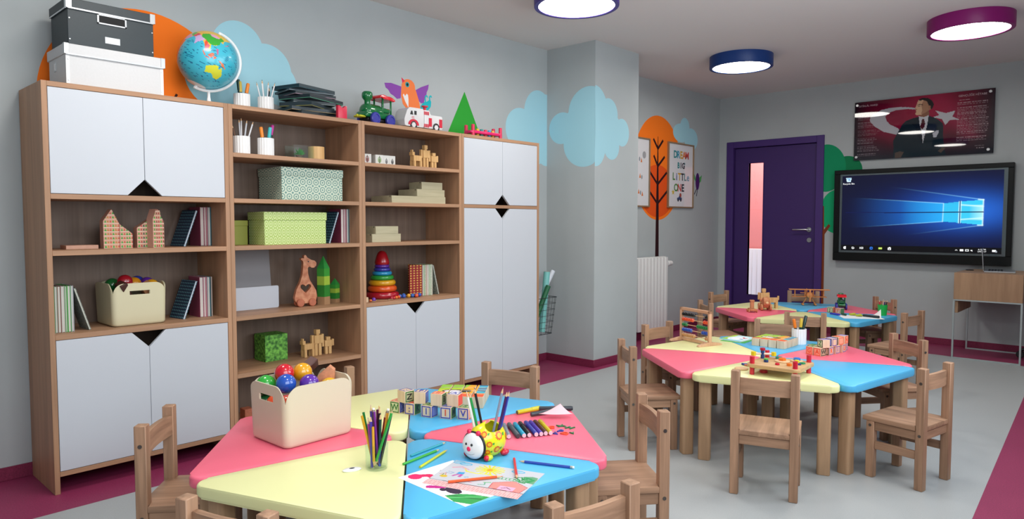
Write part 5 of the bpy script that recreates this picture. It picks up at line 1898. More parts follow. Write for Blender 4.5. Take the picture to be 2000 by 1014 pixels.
for cx_, cy_ in ((.22, .19), (.02, .195), (.045, .190)):
    pd.line([(cx_ + .02 * math.cos(k * .6), cy_ + .010 * math.sin(k * .6)) for k in range(12)], .004, '#4AA8D0').ell(cx_, cy_, .014, .007, '#7AC0DC', .7)
pd.line([(.02, .15), (.045, .165), (.075, .15)], .004, '#D88A98').line([(.022, .146), (.045, .158), (.07, .146)], .003, '#C8A0B8')
pd.poly([(.055, .105), (.078, .108), (.076, .125), (.056, .122)], '#3A9AD0').poly([(.048, .085), (.06, .106), (.068, .106), (.056, .084)], '#B84A9A').poly([(.07, .085), (.07, .107), (.08, .107), (.08, .086)], '#B84A9A')
pd.line([(.02, .07), (.022, .09)], .004, '#3A8A4A').ell(.03, .075, .012, .009, '#D0B030').line([(.01, .085), (.025, .1), (.03, .085)], .002, '#C8602A').line([(.025, .115), (.045, .112), (.04, .1), (.022, .105)], .002, '#4A8AB8')
pd.line([(.09, .06), (.11, .066), (.13, .058)], .003, '#D88AA0').line([(.15, .055), (.17, .06), (.165, .075)], .003, '#2F9A70').line([(.16, .075), (.18, .082)], .004, '#4AAA5A').line([(.09, .09), (.10, .094)], .004, '#3A9AC8')
M = frame((2.294, .438, TZ + .0007), (.943, .333, 0), (-.333, .943, 0), (0, 0, 1))
t = thing('crayon_drawing', 'grey sheet with a crayon drawing of house, trees and sun', 'drawing', M=M)
MB().span(0, .297, 0, .21, -.0002, .0001).obj('paper', mat('#C2C4CC', .6), t)
link('crayon_marks', pd.mesh('crayon_marks', PRINT), t, None, Matrix.Translation((0, 0, .0002)))

# felt pens in a row
near = [(2.199, .905), (2.219, .931), (2.231, .948), (2.240, .965), (2.253, .987), (2.262, 1.003), (2.269, 1.019), (2.279, 1.034)]
far = [(2.088, .995), (2.098, 1.012), (2.111, 1.030), (2.118, 1.050), (2.128, 1.071), (2.138, 1.086), (2.146, 1.102), (2.155, 1.120)]
for k, (c, pl, nm) in enumerate([('#7A828C', '#E8C8D4', 'grey felt pen with pale end, first behind the animal holder'), ('#4E565E', '#3A4046', 'dark grey felt pen, second in the row'), ('#1F98BC', '#E8C8D4', 'turquoise felt pen in the row on the pink table'), ('#141418', '#E8C8D4', 'black felt pen in the row on the pink table'), ('#343E9C', '#E8C8D4', 'blue felt pen in the row on the pink table'), ('#49309C', '#E8C8D4', 'violet felt pen in the row on the pink table'), ('#4E221C', '#E8C8D4', 'brown felt pen in the row on the pink table'), ('#C2AE18', '#E8C8D4', 'yellow felt pen at the right end of the row')]):
    marker(nm, c, c, Vector((*near[k], TZ + .0092)), Vector((*far[k], TZ + .0092)), .0082, pl, 'felt pens lying on the pink front table')
marker('short yellow felt pen by the blue and pink table edge', '#C8C020', '#C8C020', (2.014, 1.150, TZ + .0092), (2.036, 1.262, TZ + .0092), .0082, '#5A5A20', 'felt pens lying on the pink front table')
marker('dark felt pen under the rolled paper, nearer one', '#3A444C', '#2E363E', (2.072, 1.165, TZ + .0092), (2.112, 1.300, TZ + .0092), .0082, None, 'felt pens lying on the pink front table')
marker('dark felt pen behind the rolled paper', '#3A444C', '#2E363E', (2.037, 1.252, TZ + .0092), (2.135, 1.345, TZ + .0092), .0082, None, 'felt pens lying on the pink front table')


def curled_paper(label, A, B, apex, M=None, col='#F2EDEE'):
    """paper corner bent up from the table: base edge A-B, free corner up at apex"""
    A, B, P_ = Vector(A), Vector(B), Vector(apex)
    m = MB()
    k = 10
    vs, fs = [], []
    for i in range(k + 1):
        s_ = i / k
        for j in range(k + 1):
            w = j / k
            base = A.lerp(B, w)
            q = base.lerp(P_, s_)
            q.z = A.z + (P_.z - A.z) * (s_ ** 1.6)
            nrm = (B - A).cross(Vector((0, 0, 1))).normalized()
            q += nrm * (.010 * math.sin(PI * w) * (1 - s_))
            vs.append(q)
    for i in range(k):
        for j in range(k):
            a_ = i * (k + 1) + j
            fs.append((a_, a_ + 1, a_ + k + 2, a_ + k + 1))
    o_ = m.add(vs, fs).obj('curled_paper', mat(col, .6), None, 80)
    sm_ = o_.modifiers.new('thickness', 'SOLIDIFY')
    sm_.thickness = .0006
    return tag(o_, label, 'paper')


curled_paper('sheet of paper curled up into a peak over the dark pens', (2.108, 1.168, TZ + .018), (2.205, 1.256, TZ + .0012), (2.146, 1.252, TZ + .048), col='#F2C4CC')  # white paper; pink bounce from the tabletop is put into its colour
for g_, c, p, a, lb in [('C', '#E0552E', (2.223, 1.105), 40, 'orange plastic letter C beside the felt pens'), ('K', '#1F7A48', (2.234, 1.146), 150, 'green plastic letter K'), ('W', '#1F7A48', (2.272, 1.145), 20, 'green plastic letter beside the K'), ('v', '#1F7A48', (2.319, 1.105), 60, 'small green plastic letter nearest the table edge'),
                        ('D', '#E0552E', (2.305, 1.083), 100, 'orange plastic letter D'), ('P', '#2F3FA0', (2.274, 1.093), 10, 'blue plastic letter P'), ('V', '#2F3FA0', (2.28, 1.059), 80, 'blue plastic letter V')]:
    o = link('plastic_letter', text_mesh(g_, .036, .004, mat(c, .35), .0008), None, None, Matrix.Translation((p[0], p[1], TZ + .0022)) @ Matrix.Rotation(math.radians(a), 4, 'Z'))
    tag(o, lb + ' on the pink front table', 'letter', 'loose plastic letters')

# ================================================================ middle cluster
t = thing('abacus', 'wooden abacus with rows of colored beads on the yellow middle table', 'abacus', (1.732, 3.098, TZ), math.atan2(-.082, .235))
AB = wood('abacus', '#B58868', '#D6AC8C', 'z', fine=40)
hw = .124
for s in (-1, 1):
    MB().box((s * hw, 0, .112), (.016, .022, .198), .002).obj('post', AB, t)
    MB().prism(rounded([(-.10, 0), (.10, 0), (.085, .012), (.018, .022), (-.018, .022), (-.085, .012)], .004, 2), -.011, .011, .001, 1, Matrix.Translation((s * hw, 0, 0)) @ frame((0, 0, 0), (0, 1, 0), (0, 0, 1), (1, 0, 0))).obj('foot', AB, t)
MB().box((0, 0, .202), (hw * 2 + .016, .022, .018), .002).obj('top_bar', wood('abacus', '#B58868', '#D6AC8C', 'x', fine=40), t)
arc_ = [(-hw + .008, .004), (hw - .008, .004)] + [(hw - .008 - (2 * hw - .016) * k / 12, .012 + .010 * math.cos(PI * (k / 12 * 2 - 1) / 2)) for k in range(13)]
MB().prism(arc_, -.008, .008, .001, 1, frame((0, 0, 0), (1, 0, 0), (0, 0, 1), (0, -1, 0))).obj('arched_stretcher', AB, t)
for z_, c, nl, lb in ((.170, '#15161A', 8, 'black'), (.137, '#E2522E', 7, 'orange'), (.104, '#1C7A3E', 3, 'green'), (.071, '#2A50B0', 6, 'blue'), (.039, '#C89668', 8, 'wood')):
    MB().cyl((-hw + .006, 0, z_), (hw - .006, 0, z_), .0022, n=8).obj('rod', TIPW, t)
    for k in range(10):
        x = -hw + .0165 + k * .0142 if k < nl else hw - .0165 - (9 - k) * .0142
        key = ('abead', c)
        if key not in CORE:
            CORE[key] = MB().lathe([(.004, -.0066), (.0105, -.004), (.0122, 0), (.0105, .004), (.004, .0066)], 16, Matrix.Rotation(PI / 2, 4, 'Y')).mesh('bead', mat(c, .3, coat=.3))
        link('bead', CORE[key], t, None, Matrix.Translation((x, 0, z_)))

M = Matrix.Translation((1.868, 3.405, TZ)) @ Matrix.Rotation(-.08, 4, 'Z')
o = MB().span(-.078, .078, -.108, .108, 0, .0012).obj('green_sheet', mat('#35A84A', .6))
o.matrix_world = Matrix.Translation((1.884, 3.385, TZ)) @ Matrix.Rotation(.05, 4, 'Z')
tag(o, 'green sheet of paper under the picture booklet', 'paper')
t = thing('picture_booklet', 'thin booklet with a pale turquoise and white cover, left of the picture cubes', 'booklet', M=M @ Matrix.Translation((0, 0, .0014)))
MB().span(-.075, .075, -.105, .105, 0, .005, .0005).obj('pages', PLW, t)
cv = Canvas(.15, .21, 60, 84, '#BFE4EA')
cv.poly([(0, 0), (.05, 0), (.02, .21), (0, .21)], '#A8D03A').ell(.08, .10, .062, .075, '#EAF2F4').ell(.08, .10, .05, .06, '#C8E6EE').ell(.075, .095, .036, .045, '#EEF0F4').line([(.09, .15), (.11, .12), (.12, .14)], .012, '#D83A4A').line([(.10, .09), (.12, .08)], .012, '#3A4A9A').poly([(.0, 0), (.15, 0), (.15, .02), (0, .025)], '#58C0DA')
link('printed_cover', cv.mesh('printed_cover', PRINT), t, None, Matrix.Translation((-.075, -.105, .0054)))
ribbed_cup('white ribbed pen cup on the blue middle table behind the picture cubes', (2.215, 3.505, TZ))
pen_cup_pens((2.215, 3.505), TZ, [('orange highlighter in the cup on the middle table', 'm', '#1E2A2A', '#E07A20', -.012, -.022, .150), ('yellow capped marker in the cup on the middle table', 'm', '#173F38', '#C8B03A', .006, .004, .150), ('dark green marker with pink end in the cup on the middle table', 'm', '#12322E', '#12322E', .012, .028, .168)])

gM = 'letter blocks on the middle table'
letter_block('letter block with blue side behind the orange G block, middle table', (2.358, 3.247), -18, TZ, {'f': ('b', 'H', 'b', None), 't': ('g', None, 'g', '#4A8A50')}, gM)
letter_block('orange printed letter block G at the left end of the middle wall', (2.371, 3.189), -18, TZ, {'f': ('r', 'G', 'r', '#E89A7A'), 't': ('g', 'R', 'g', '#B8C090')}, gM)
letter_block('orange printed letter block A at the bend of the middle wall', (2.419, 3.174), -16, TZ, {'f': ('r', 'A', 'r', '#E8A080'), 'r': ('k', 'W', 'k', '#B8A888')}, gM)
letter_block('letter block with violet frame, next after the W face in the middle wall', (2.441, 3.234), -11, TZ, {'f': ('k', None, 'k', None), 'r': ('v', 'R', 'r', None)}, gM)
letter_block('letter block with violet frame and flag letter, third along the middle wall', (2.453, 3.305), -11, TZ, {'r': ('v', '1', 'v', None)}, gM)
letter_block('letter block with violet and pink letter, fourth along the middle wall', (2.467, 3.374), -5, TZ, {'r': ('v', 'U', 'r', None)}, gM)
letter_block('letter block with violet letter at the far end of the middle wall', (2.464, 3.436), 6, TZ, {'r': ('v', 'L', 'v', None)}, gM)
letter_block('letter block with green Z on the upper row of the middle wall', (2.430, 3.197), -30, TZ + BS, {'f': ('k', 'Z', 'g', '#C8CCA0'), 't': ('v', None, 'v', '#9A8AB8')}, gM)
letter_block('blue printed letter block behind the Z, upper row of the middle wall', (2.447, 3.268), -16, TZ + BS, {'f': ('b', 'E', 'b', '#8A90C8'), 'r': ('v', None, 'v', None), 't': ('b', None, 'b', '#A8A0CC')}, gM)
letter_block('letter block with dark S on the upper row of the middle wall', (2.458, 3.345), -18, TZ + BS, {'f': ('k', 'S', 'k', '#B8B080'), 'r': ('r', None, 'r', '#E8A888'), 't': ('r', 'O', 'r', '#E8805E')}, gM)
letter_block('orange sided letter block at the far end of the upper row', (2.468, 3.402), -8, TZ + BS, {'r': ('r', 'N', 'r', '#E8A888'), 't': ('v', None, 'v', '#A898C8')}, gM)

# peg board
t = thing('peg_board', 'wooden construction board on four red legs with colored nuts and bolts', 'toy', (2.471, 2.578, TZ), math.radians(3))
MB().prism(rounded([(-.128, -.128), (.128, -.128), (.128, .128), (-.128, .128)], .03), .038, .054, .004).obj('board', wood('peg', '#B08A5E', '#D0AC7E', 'x', fine=40), t)
RP = mat('#C41A34', .3, coat=.3)
for x in (-.103, .103):
    for y in (-.103, .103):
        MB().cyl((x, y, 0), (x, y, .090), .0115, n=18, bev=.0015).obj('leg', RP, t)
HEX = [(math.cos(PI / 3 * k), math.sin(PI / 3 * k)) for k in range(6)]


def nut(x, y, z0, r, h_, c, parent=t, nm='nut'):
    return MB().prism([(x + r * a, y + r * b) for a, b in HEX], z0, z0 + h_, .001, 1).obj(nm, mat(c, .35), parent)


nut(-.062, -.028, .054, .012, .012, '#1A3A70'); nut(-.062, -.028, .066, .011, .006, '#3AB04A')
MB().cyl((-.002, .030, .054), (-.002, .030, .061), .036, n=28, bev=.002).obj('wooden_wheel', TIPW, t)
nut(-.002, .030, .061, .018, .012, '#E0701E')
MB().cyl((.05, .088, .054), (.05, .088, .060), .030, n=28, bev=.002).obj('wooden_wheel', TIPW, t)
nut(.05, .088, .060, .017, .012, '#2F78C8')
nut(.005, -.062, .054, .011, .009, '#C41A34'); nut(.066, .038, .054, .012, .016, '#D8C828'); nut(.092, .040, .054, .014, .007, '#1F8A5A'); nut(.088, .002, .054, .010, .008, '#1E3A7A'); nut(.058, -.050, .054, .013, .012, '#E0701E'); nut(-.04, .095, .054, .018, .010, '#178072')
MB().cyl((-.11, .055, .054), (-.11, .055, .096), .009, n=14).obj('bolt', mat('#1A3A70', .35), t)
nut(-.11, .055, .096, .014, .012, '#A81E3A', t, 'bolt_head')
MB().cyl((-.145, .035, .078), (-.065, .078, .078), .006, n=10).obj('axle', mat('#E0C8B8', .5), t)
for q in ((-.148, .033), (-.062, .080)):
    nut(q[0], q[1], .068, .013, .02, '#D8C020')
nut(.01, .07, .054, .006, .001, '#6A4A30', t, 'hole_ring')
o = MB().cyl((0, 0, 0), (0, 0, .008), .034, n=28, bev=.003).obj('wooden_disc', TIPW)
o.location = (2.285, 2.545, TZ)
tag(o, 'loose wooden disc lying left of the peg board', 'toy part')
o = MB().cyl((0, 0, 0), (0, 0, .014), .020, n=24, bev=.003).obj('red_disc', RP)
o.location = (2.40, 2.545, TZ)
tag(o, 'dark red disc lying under the peg board', 'toy part')
o = MB().sphere((0, 0, .012), .012, 16, 10).obj('orange_knob', mat('#E07A20', .3), None, 180)
o.location = (2.315, 2.60, TZ)
tag(o, 'orange knob lying beside the left leg of the peg board', 'toy part')
for k, (a, c, nm) in enumerate(((.9, '#1A3A80', 'dark blue rod lying left of the peg board'), (.6, '#24489A', 'blue rod lying crosswise left of the peg board'), (.35, '#C86A5A', 'pink rod lying under the blue ones'))):
    o = MB().cyl((-.035, 0, .005), (.035, 0, .005), .005, n=10, bev=.001).obj('rod', mat(c, .4))
    o.location = (2.27 + .012 * k, 2.662 - .016 * k, TZ + .0005)
    o.rotation_euler = (0, 0, a - .6)
    tag(o, nm, 'toy part')

# ================================================================ far cluster
REDW = wood('redwood', '#B5704A', '#D29468', 'z', fine=50)
t = thing('wooden_pull_toy', 'small wooden pull toy with a tower on a wheeled base, left one', 'toy', (1.355, 4.775, TZ), -.9)
MB().box((0, 0, .022), (.09, .05, .018), .003).obj('base', REDW, t)
MB().box((0, 0, .06), (.028, .028, .058), .002).obj('tower', REDW, t)
MB().box((0, 0, .095), (.034, .034, .012), .002).obj('tower_top', REDW, t)
for x in (-.028, .028):
    for s in (-1, 1):
        MB().cyl((x, s * .026, .013), (x, s * .036, .013), .013, n=16, bev=.002).obj('wheel', REDW, t)
t = thing('wooden_pull_toy', 'larger wooden pull toy animal with big wheels, beside the small one', 'toy', (1.375, 4.985, TZ), -.95)
MB().box((0, 0, .045), (.12, .05, .04), .008).obj('body', REDW, t)
MB().lathe([(0, -.026), (.036, -.024), (.042, -.012), (.042, .012), (.036, .024), (0, .026)], 24, Matrix.Translation((.045, 0, .075)) @ Matrix.Rotation(PI / 2, 4, 'X')).obj('head', REDW, t)
MB().sphere((.088, 0, .068), (.012, .014, .012), 12, 8).obj('snout', mat('#E0BE8C', .5), t, 180)
for x in (-.045, .045):
    for s in (-1, 1):
        MB().cyl((x, s * .027, .028), (x, s * .044, .028), .028, n=22, bev=.003).obj('wheel', REDW, t)
MB().cyl((-.075, 0, .06), (-.105, 0, .085), .010, n=12).obj('tail', REDW, t)
MB().cyl((.02, -.03, .09), (.02, -.046, .09), .016, n=16, bev=.003).obj('ear', REDW, t)
figure('man', 'tall wooden block figure standing behind the wooden pull toys', (1.315, 5.10, TZ), -.9, 1.12, 'wooden block figures on the far table')
figure('dog', 'wooden block animal standing behind the wooden pull toys', (1.375, 5.145, TZ), -.9, 1.2, 'wooden block figures on the far table')

# biplane: local x forward (towards the camera corner), y across
t = thing('toy_biplane', 'orange wooden toy biplane on the blue far table', 'toy', (1.52, 5.60, TZ), math.radians(-62))
OW = wood('plane', '#C8743A', '#E09A5C', 'y', fine=30)
MB().lathe([(.006, -.14), (.016, -.10), (.026, -.02), (.028, .05), (.022, .07), (0, .074)], 18, Matrix.Translation((0, 0, .092)) @ Matrix.Rotation(PI / 2, 4, 'Y')).obj('fuselage', OW, t)
MB().box((.02, 0, .142), (.060, .34, .006), .002).obj('upper_wing', OW, t)
MB().box((.015, 0, .078), (.055, .29, .006), .002).obj('lower_wing', OW, t)
for y in (-.12, -.035, .035, .12):
    for x in (.002, .036):
        MB().cyl((x, y, .08), (x, y, .141), .0028, n=8).obj('strut', OW, t)
MB().box((.078, 0, .092), (.005, .014, .11), .002).obj('propeller', OW, t)
MB().box((-.125, 0, .098), (.035, .11, .004), .001).obj('tail_plane', OW, t)
MB().box((-.128, 0, .118), (.035, .004, .042), .001).obj('rudder', OW, t)
for s in (-1, 1):
    MB().tube([(.02, s * .018, .072), (.02, s * .05, .016)], .005, 8).obj('gear_leg', OW, t)
    MB().box((.012, s * .052, .009), (.10, .018, .013), .005).obj('float', OW, t)
sc = .66
toy_train('green toy locomotive seen from behind, red roof up, on the far table', Matrix.Translation((1.83, 5.50, TZ)) @ Matrix.Rotation(math.radians(112), 4, 'Z') @ Matrix.Scale(sc, 4))
letter_block('letter block with dark J, left of the pair before the far locomotive', (1.826, 5.165), -5, TZ, {'f': ('g', 'J', 'k', '#C8C090'), 'r': ('r', None, 'r', '#C86A4E'), 't': ('g', None, 'g', None)}, 'letter blocks on the far table')
letter_block('letter block with an orange letter, right of the pair on the far table', (1.897, 5.152), -22, TZ, {'f': ('r', 'F', 'r', None), 'r': ('g', None, 'g', '#5A7A50'), 't': ('v', 'O', 'v', None)}, 'letter blocks on the far table')
t = thing('pen_beaker', 'bright green plastic beaker of pens on the far blue table', 'cup', (2.213, 5.285, TZ))
MB().lathe([(0, 0), (.030, 0), (.037, .086), (.0345, .086), (.028, .005), (0, .005)], 28).obj('beaker_wall', mat('#1FB04A', .35), t)
for k, (dx, dy, c, nm) in enumerate(((-.012, -.012, '#C8283A', 'red'), (.0, .010, '#E0B8B0', 'pale pink'), (.010, .0, '#2A3A7A', 'blue'), (.016, .016, '#1C3A4A', 'dark teal'))):
    p = Vector((2.213 + dx * .5, 5.285 + dy * .5, TZ + .006))
    pencil(nm + ' pencil in the green beaker', c, p, p + Vector((dx, dy, .1)).normalized() * .125, tip=c, group='pencils in the green beaker')
o = MB().span(-.105, .105, -.1485, .1485, 0, .0006).obj('paper_sheet', mat('#EEF0F2', .6))
o.matrix_world = Matrix.Translation((2.115, 5.055, TZ)) @ Matrix.Rotation(math.radians(-58), 4, 'Z')
tag(o, 'white paper sheet on the far blue table', 'paper')
curled_paper('white paper folded up into a peak before the green beaker', (2.150, 5.150, TZ + .0012), (2.262, 5.070, TZ + .0012), (2.240, 5.140, TZ + .066))
marker('black felt pen lying on the white sheet of the far table', '#14262A', '#14262A', (2.122, 5.105, TZ + .0105), (2.247, 5.072, TZ + .0105), .0095, group='felt pens on the far table')
marker('blue felt pen lying by the letter blocks on the far table', '#3A3AB0', '#3A3AB0', (1.885, 5.062, TZ + .009), (1.972, 5.024, TZ + .009), .007, group='felt pens on the far table')
marker('dark green felt pen lying by the letter blocks on the far table', '#1A4A34', '#1A4A34', (1.965, 5.085, TZ + .009), (2.012, 5.045, TZ + .0095), .007, group='felt pens on the far table', cap_len=.02)
for p, lb in (((2.04, 5.115), 'olive green clay lump on the white sheet, left'), ((2.097, 5.083), 'olive green clay lump on the white sheet, right')):
    m = MB().sphere((0, 0, .009), (.026, .018, .011), 16, 10)
    m.v = [(x + .004 * math.sin(90 * y), y, max(0, z_ + .003 * math.sin(160 * x))) for x, y, z_ in m.v]
    o = m.obj('clay_lump', mat('#A8B030', .6), None, 180)
    o.location = (p[0], p[1], TZ + .0008)
    tag(o, lb, 'clay', 'olive clay lumps on the far table')

# ================================================================ wall screen
SX0, SZ0 = 1.404, .888
sc_ = Canvas(1.378, .764, 290, 161, '#090C26')
X_, Y_ = sc_.X, sc_.Y
sc_.put(np.exp(-((X_ - 1.0) / .55) ** 2 - ((Y_ - .39) / .21) ** 2), '#11358E', .85)
sc_.put(np.exp(-((X_ - 1.12) / .34) ** 2 - ((Y_ - .40) / .15) ** 2), '#2468D0', .8)
bk_ = np.clip((X_ - .05) / .86, 0, 1)
top_ = .545 + (.469 - .545) * (X_ - .041) / (.907 - .041)
bot_ = .231 + (.296 - .231) * (X_ - .048) / (.907 - .048)
inb = ((Y_ < top_) & (Y_ > bot_) & (X_ < 1.04)).astype(float)
sc_.put(inb * bk_ ** 1.7, '#1C78D8', .8)
sc_.put(inb * np.clip((X_ - .55) / .4, 0, 1), '#28B0EA', .75)
t2_ = .646 + (.496 - .646) * (X_ - .424) / (1.228 - .424)
sc_.put(((Y_ < t2_) & (Y_ > .47) & (X_ > .42) & (X_ < 1.228)) * np.clip((X_ - .42) / .8, 0, 1) ** 2, '#1F66CC', .5)
sc_.put(((Y_ > .151 + (.263 - .151) * (X_ - .516) / .71) & (Y_ < .30) & (X_ > .52) & (X_ < 1.228)) * np.clip((X_ - .52) / .7, 0, 1) ** 2, '#1F66CC', .45)
for pts, wd, a in (([(.12, .538), (.907, .469)], .0035, .9), ([(.14, .238), (.907, .296)], .0035, .8), ([(.44, .642), (1.228, .496)], .004, .6), ([(.6, .165), (1.226, .263)], .004, .45)):
    fade = np.clip((X_ - pts[0][0]) / (pts[1][0] - pts[0][0]), 0, 1) ** 1.6
    sc_.put(np.exp(-(sc_.dist(pts) / wd) ** 2) * fade, '#8AD4FF', a)
sc_.poly([(.911, .468), (1.040, .482), (1.040, .285), (.907, .296)], '#30B4E0', .9)
sc_.poly([(1.050, .483), (1.228, .496), (1.226, .263), (1.050, .284)], '#38C0E4', .95)
sc_.put(((X_ > 1.12) & (X_ < 1.228) & (Y_ > .31) & (Y_ < .45)) * np.clip((X_ - 1.12) / .1, 0, 1), '#BFF0E8', .6)
for pts, wd, a in (([(1.228, .497), (1.226, .262)], .005, .9), ([(1.040, .482), (1.038, .285)], .005, 1), ([(1.053, .484), (1.050, .284)], .004, .9), ([(.911, .468), (.907, .296)], .004, .6), ([(1.05, .452), (1.226, .435)], .006, .8), ([(1.05, .315), (1.224, .329)], .006, .8), ([(1.19, .500), (1.228, .496)], .006, .9), ([(1.19, .262), (1.226, .262)], .006, .8)):
    sc_.glow(pts, wd, '#DDFCFF', a * .75)
sc_.line([(.04, .388), (1.23, .383)], .009, '#0C1646', .95)
sc_.line([(1.0455, .49), (1.044, .28)], .008, '#0E4C78', .9)
sc_.poly([(0, 0), (1.378, 0), (1.378, .058), (0, .058)], '#040508')
# task bar icons and the bin icon
w_ = '#F2F4F6'
sc_.poly([(.022, .018), (.047, .014), (.047, .042), (.022, .039)], w_).line([(.034, .012), (.034, .045)], .002, '#040508').line([(.02, .029), (.05, .029)], .002, '#040508')
sc_.ell(.116, .028, .012, .012, w_).ell(.116, .028, .006, .006, '#040508')
sc_.poly([(.190, .019), (.212, .019), (.212, .038), (.190, .038)], w_).poly([(.193, .022), (.209, .022), (.209, .035), (.193, .035)], '#040508').line([(.184, .022), (.184, .036)], .003, w_).line([(.218, .022), (.218, .036)], .003, w_)
sc_.ell(.289, .029, .015, .015, '#2A6ACC').ell(.291, .027, .007, .005, '#0A1430')
sc_.poly([(.356, .018), (.388, .018), (.388, .040), (.356, .040)], '#A8D040').line([(.356, .03), (.388, .03)], .003, '#E8E8A0')
sc_.poly([(.441, .015), (.472, .015), (.472, .036), (.441, .036)], w_).ell(.4565, .037, .008, .008, w_).poly([(.45, .021), (.463, .021), (.463, .030), (.45, .030)], '#040508')
sc_.line([(1.018, .023), (1.028, .033), (1.038, .023)], .003, w_)
sc_.poly([(1.056, .02), (1.084, .02), (1.084, .036), (1.056, .036)], w_)
sc_.poly([(1.100, .020), (1.126, .020), (1.126, .038), (1.100, .038)], w_).poly([(1.104, .024), (1.122, .024), (1.122, .034), (1.104, .034)], '#040508')
sc_.poly([(1.140, .024), (1.148, .024), (1.156, .018), (1.156, .038), (1.148, .032), (1.140, .032)], w_)
sc_.poly([(1.308, .020), (1.336, .020), (1.336, .040), (1.308, .040)], w_).ell(1.338, .022, .009, .009, '#9AA0A8')
sc_.poly([(.034, .745), (.088, .745), (.080, .702), (.042, .702)], '#C8E0EC').poly([(.038, .742), (.084, .742), (.080, .732), (.042, .732)], '#6AA8C8').line([(.052, .712), (.066, .728), (.072, .712)], .005, '#2A7AC0')

TVB = mat('#090D0E', .3, spec=.25)
t = thing('wall_screen', 'large black interactive screen on the back wall showing a blue desktop', 'screen', (0, 0, 0))
ty = 6.805
MB().span(1.326, 2.856, ty + .004, 6.862, .782, 1.713, .004).obj('housing', TVB, t)
m = MB()
for q in ((1.326, 2.856, 1.668, 1.713), (1.326, 2.856, .782, .868), (1.326, 1.384, .868, 1.668), (2.812, 2.856, .868, 1.668)):
    m.span(q[0], q[1], ty - .008, ty + .004, q[2], q[3], .003)
m.obj('bezel', TVB, t)
m = MB()
for q in ((1.384, 2.812, 1.652, 1.668), (1.384, 2.812, .868, .888), (1.384, 1.404, .888, 1.652), (2.782, 2.812, .888, 1.652)):
    m.span(q[0], q[1], ty - .002, ty + .004, q[2], q[3])
m.obj('inner_bezel', mat('#6A7478', .2, metal=.9), t)
SCRM = print_mat('screen_glow', .25, .78, 0, .12)
scr = link('display', sc_.mesh('display', SCRM), t, None, Matrix.Translation((SX0, ty + .0035, SZ0)) @ frame((0, 0, 0), (1, 0, 0), (0, 0, 1), (0, -1, 0)))
LETW = emit('#F4F6F8', .75, 'screen_lettering')
for s_, x, z_, sz in (('Recycle Bin', .061, .683, .024), ('4:12 PM', 1.229, .038, .019), ('5/9/2017', 1.229, .019, .019)):
    link('screen_text', text_mesh(s_, sz, .0004, LETW), scr, None, Matrix.Translation((x, z_, .0008)))
for x in (1.7, 2.48):
    MB().span(x - .03, x + .03, 6.862, 6.8825, 1.1, 1.4).obj('wall_mount', BLACK, t)

# ================================================================ acrylic portrait panel
P0X, P0Z, PW_, PH_ = 1.492, 1.81, 1.195, .588
pc = Canvas(PW_, PH_, 260, 128, '#4A0E22')
x_, y_ = pc.X / PW_, pc.Y / PH_
pc.put(np.exp(-((x_ - .55) / .26) ** 2 - ((y_ - .78) / .36) ** 2), '#A81440', .95)
pc.put(np.exp(-((x_ - .30) / .20) ** 2 - ((y_ - .62) / .25) ** 2), '#8A1238', .8)
pc.put(np.exp(-((x_ - .74 + (y_ - .6) * .35) / .07) ** 2) * (y_ > .25), '#A2204A', .55)
pc.put(np.exp(-((x_ - .22 - (.5 - y_) * .5) / .08) ** 2) * (y_ < .6), '#7C1434', .6)
pc.put(np.clip((.42 - y_) / .42, 0, 1), '#131E28', .9)
pc.put(np.clip((x_ - .86) / .14, 0, 1), '#161A22', .85)
pc.put(np.clip((.10 - x_) / .10, 0, 1), '#12161E', .9)
out_ = [(.555, .475), (.5, .489), (.442, .498), (.341, .503), (.246, .489), (.18, .456), (.147, .424), (.143, .4), (.152, .373), (.198, .325), (.274, .27), (.391, .232), (.42, .26), (.404, .294), (.331, .337), (.300, .375), (.285, .421), (.313, .454), (.385, .474), (.471, .475), (.555, .46)]
pc.poly(out_, '#B9BDC4', .92)
pc.poly([(.72, .434), (.808, .40), (.886, .415), (.862, .362), (.925, .326), (.843, .333), (.808, .288), (.776, .348), (.698, .371), (.755, .387)], '#C2C6CC', .95)
suit = [(.590, .391), (.53, .378), (.474, .359), (.439, .327), (.398, .244), (.364, .175), (.369, .004), (.819, .004), (.804, .072), (.79, .2), (.788, .301), (.75, .343), (.71, .37), (.667, .39)]
pc.poly(suit, '#16262F')
pc.poly([(.474, .359), (.53, .378), (.59, .391), (.59, .32), (.61, .241), (.623, .131), (.58, .2), (.55, .3)], '#0F1C26', .8)
pc.poly([(.581, .395), (.599, .389), (.667, .40), (.656, .306), (.623, .131), (.61, .241), (.59, .32)], '#C9CCD2')
pc.poly([(.61, .365), (.627, .363), (.638, .32), (.633, .285), (.616, .264), (.595, .289), (.607, .334)], '#4E1C22')
pc.poly([(.598, .41), (.666, .45), (.671, .397), (.625, .38), (.590, .391)], '#8C6048')
face = [(.577, .55), (.566, .53), (.562, .51), (.548, .468), (.556, .458), (.553, .45), (.558, .440), (.554, .432), (.553, .413), (.564, .405), (.598, .403), (.63, .42), (.66, .44), (.696, .456), (.70, .495), (.68, .54), (.622, .56), (.59, .556)]
pc.poly(face, '#D8B08E')
pc.poly([(.62, .545), (.60, .5), (.61, .45), (.60, .41), (.63, .415), (.69, .455), (.70, .5), (.66, .55)], '#9C6C50', .75)
pc.poly([(.576, .55), (.590, .560), (.608, .566), (.656, .560), (.691, .532), (.707, .493), (.697, .46), (.686, .445), (.676, .475), (.668, .48), (.657, .506), (.65, .526), (.615, .546), (.588, .543)], '#1E1A1C')
pc.ell(.672, .468, .010, .018, '#A8765A')
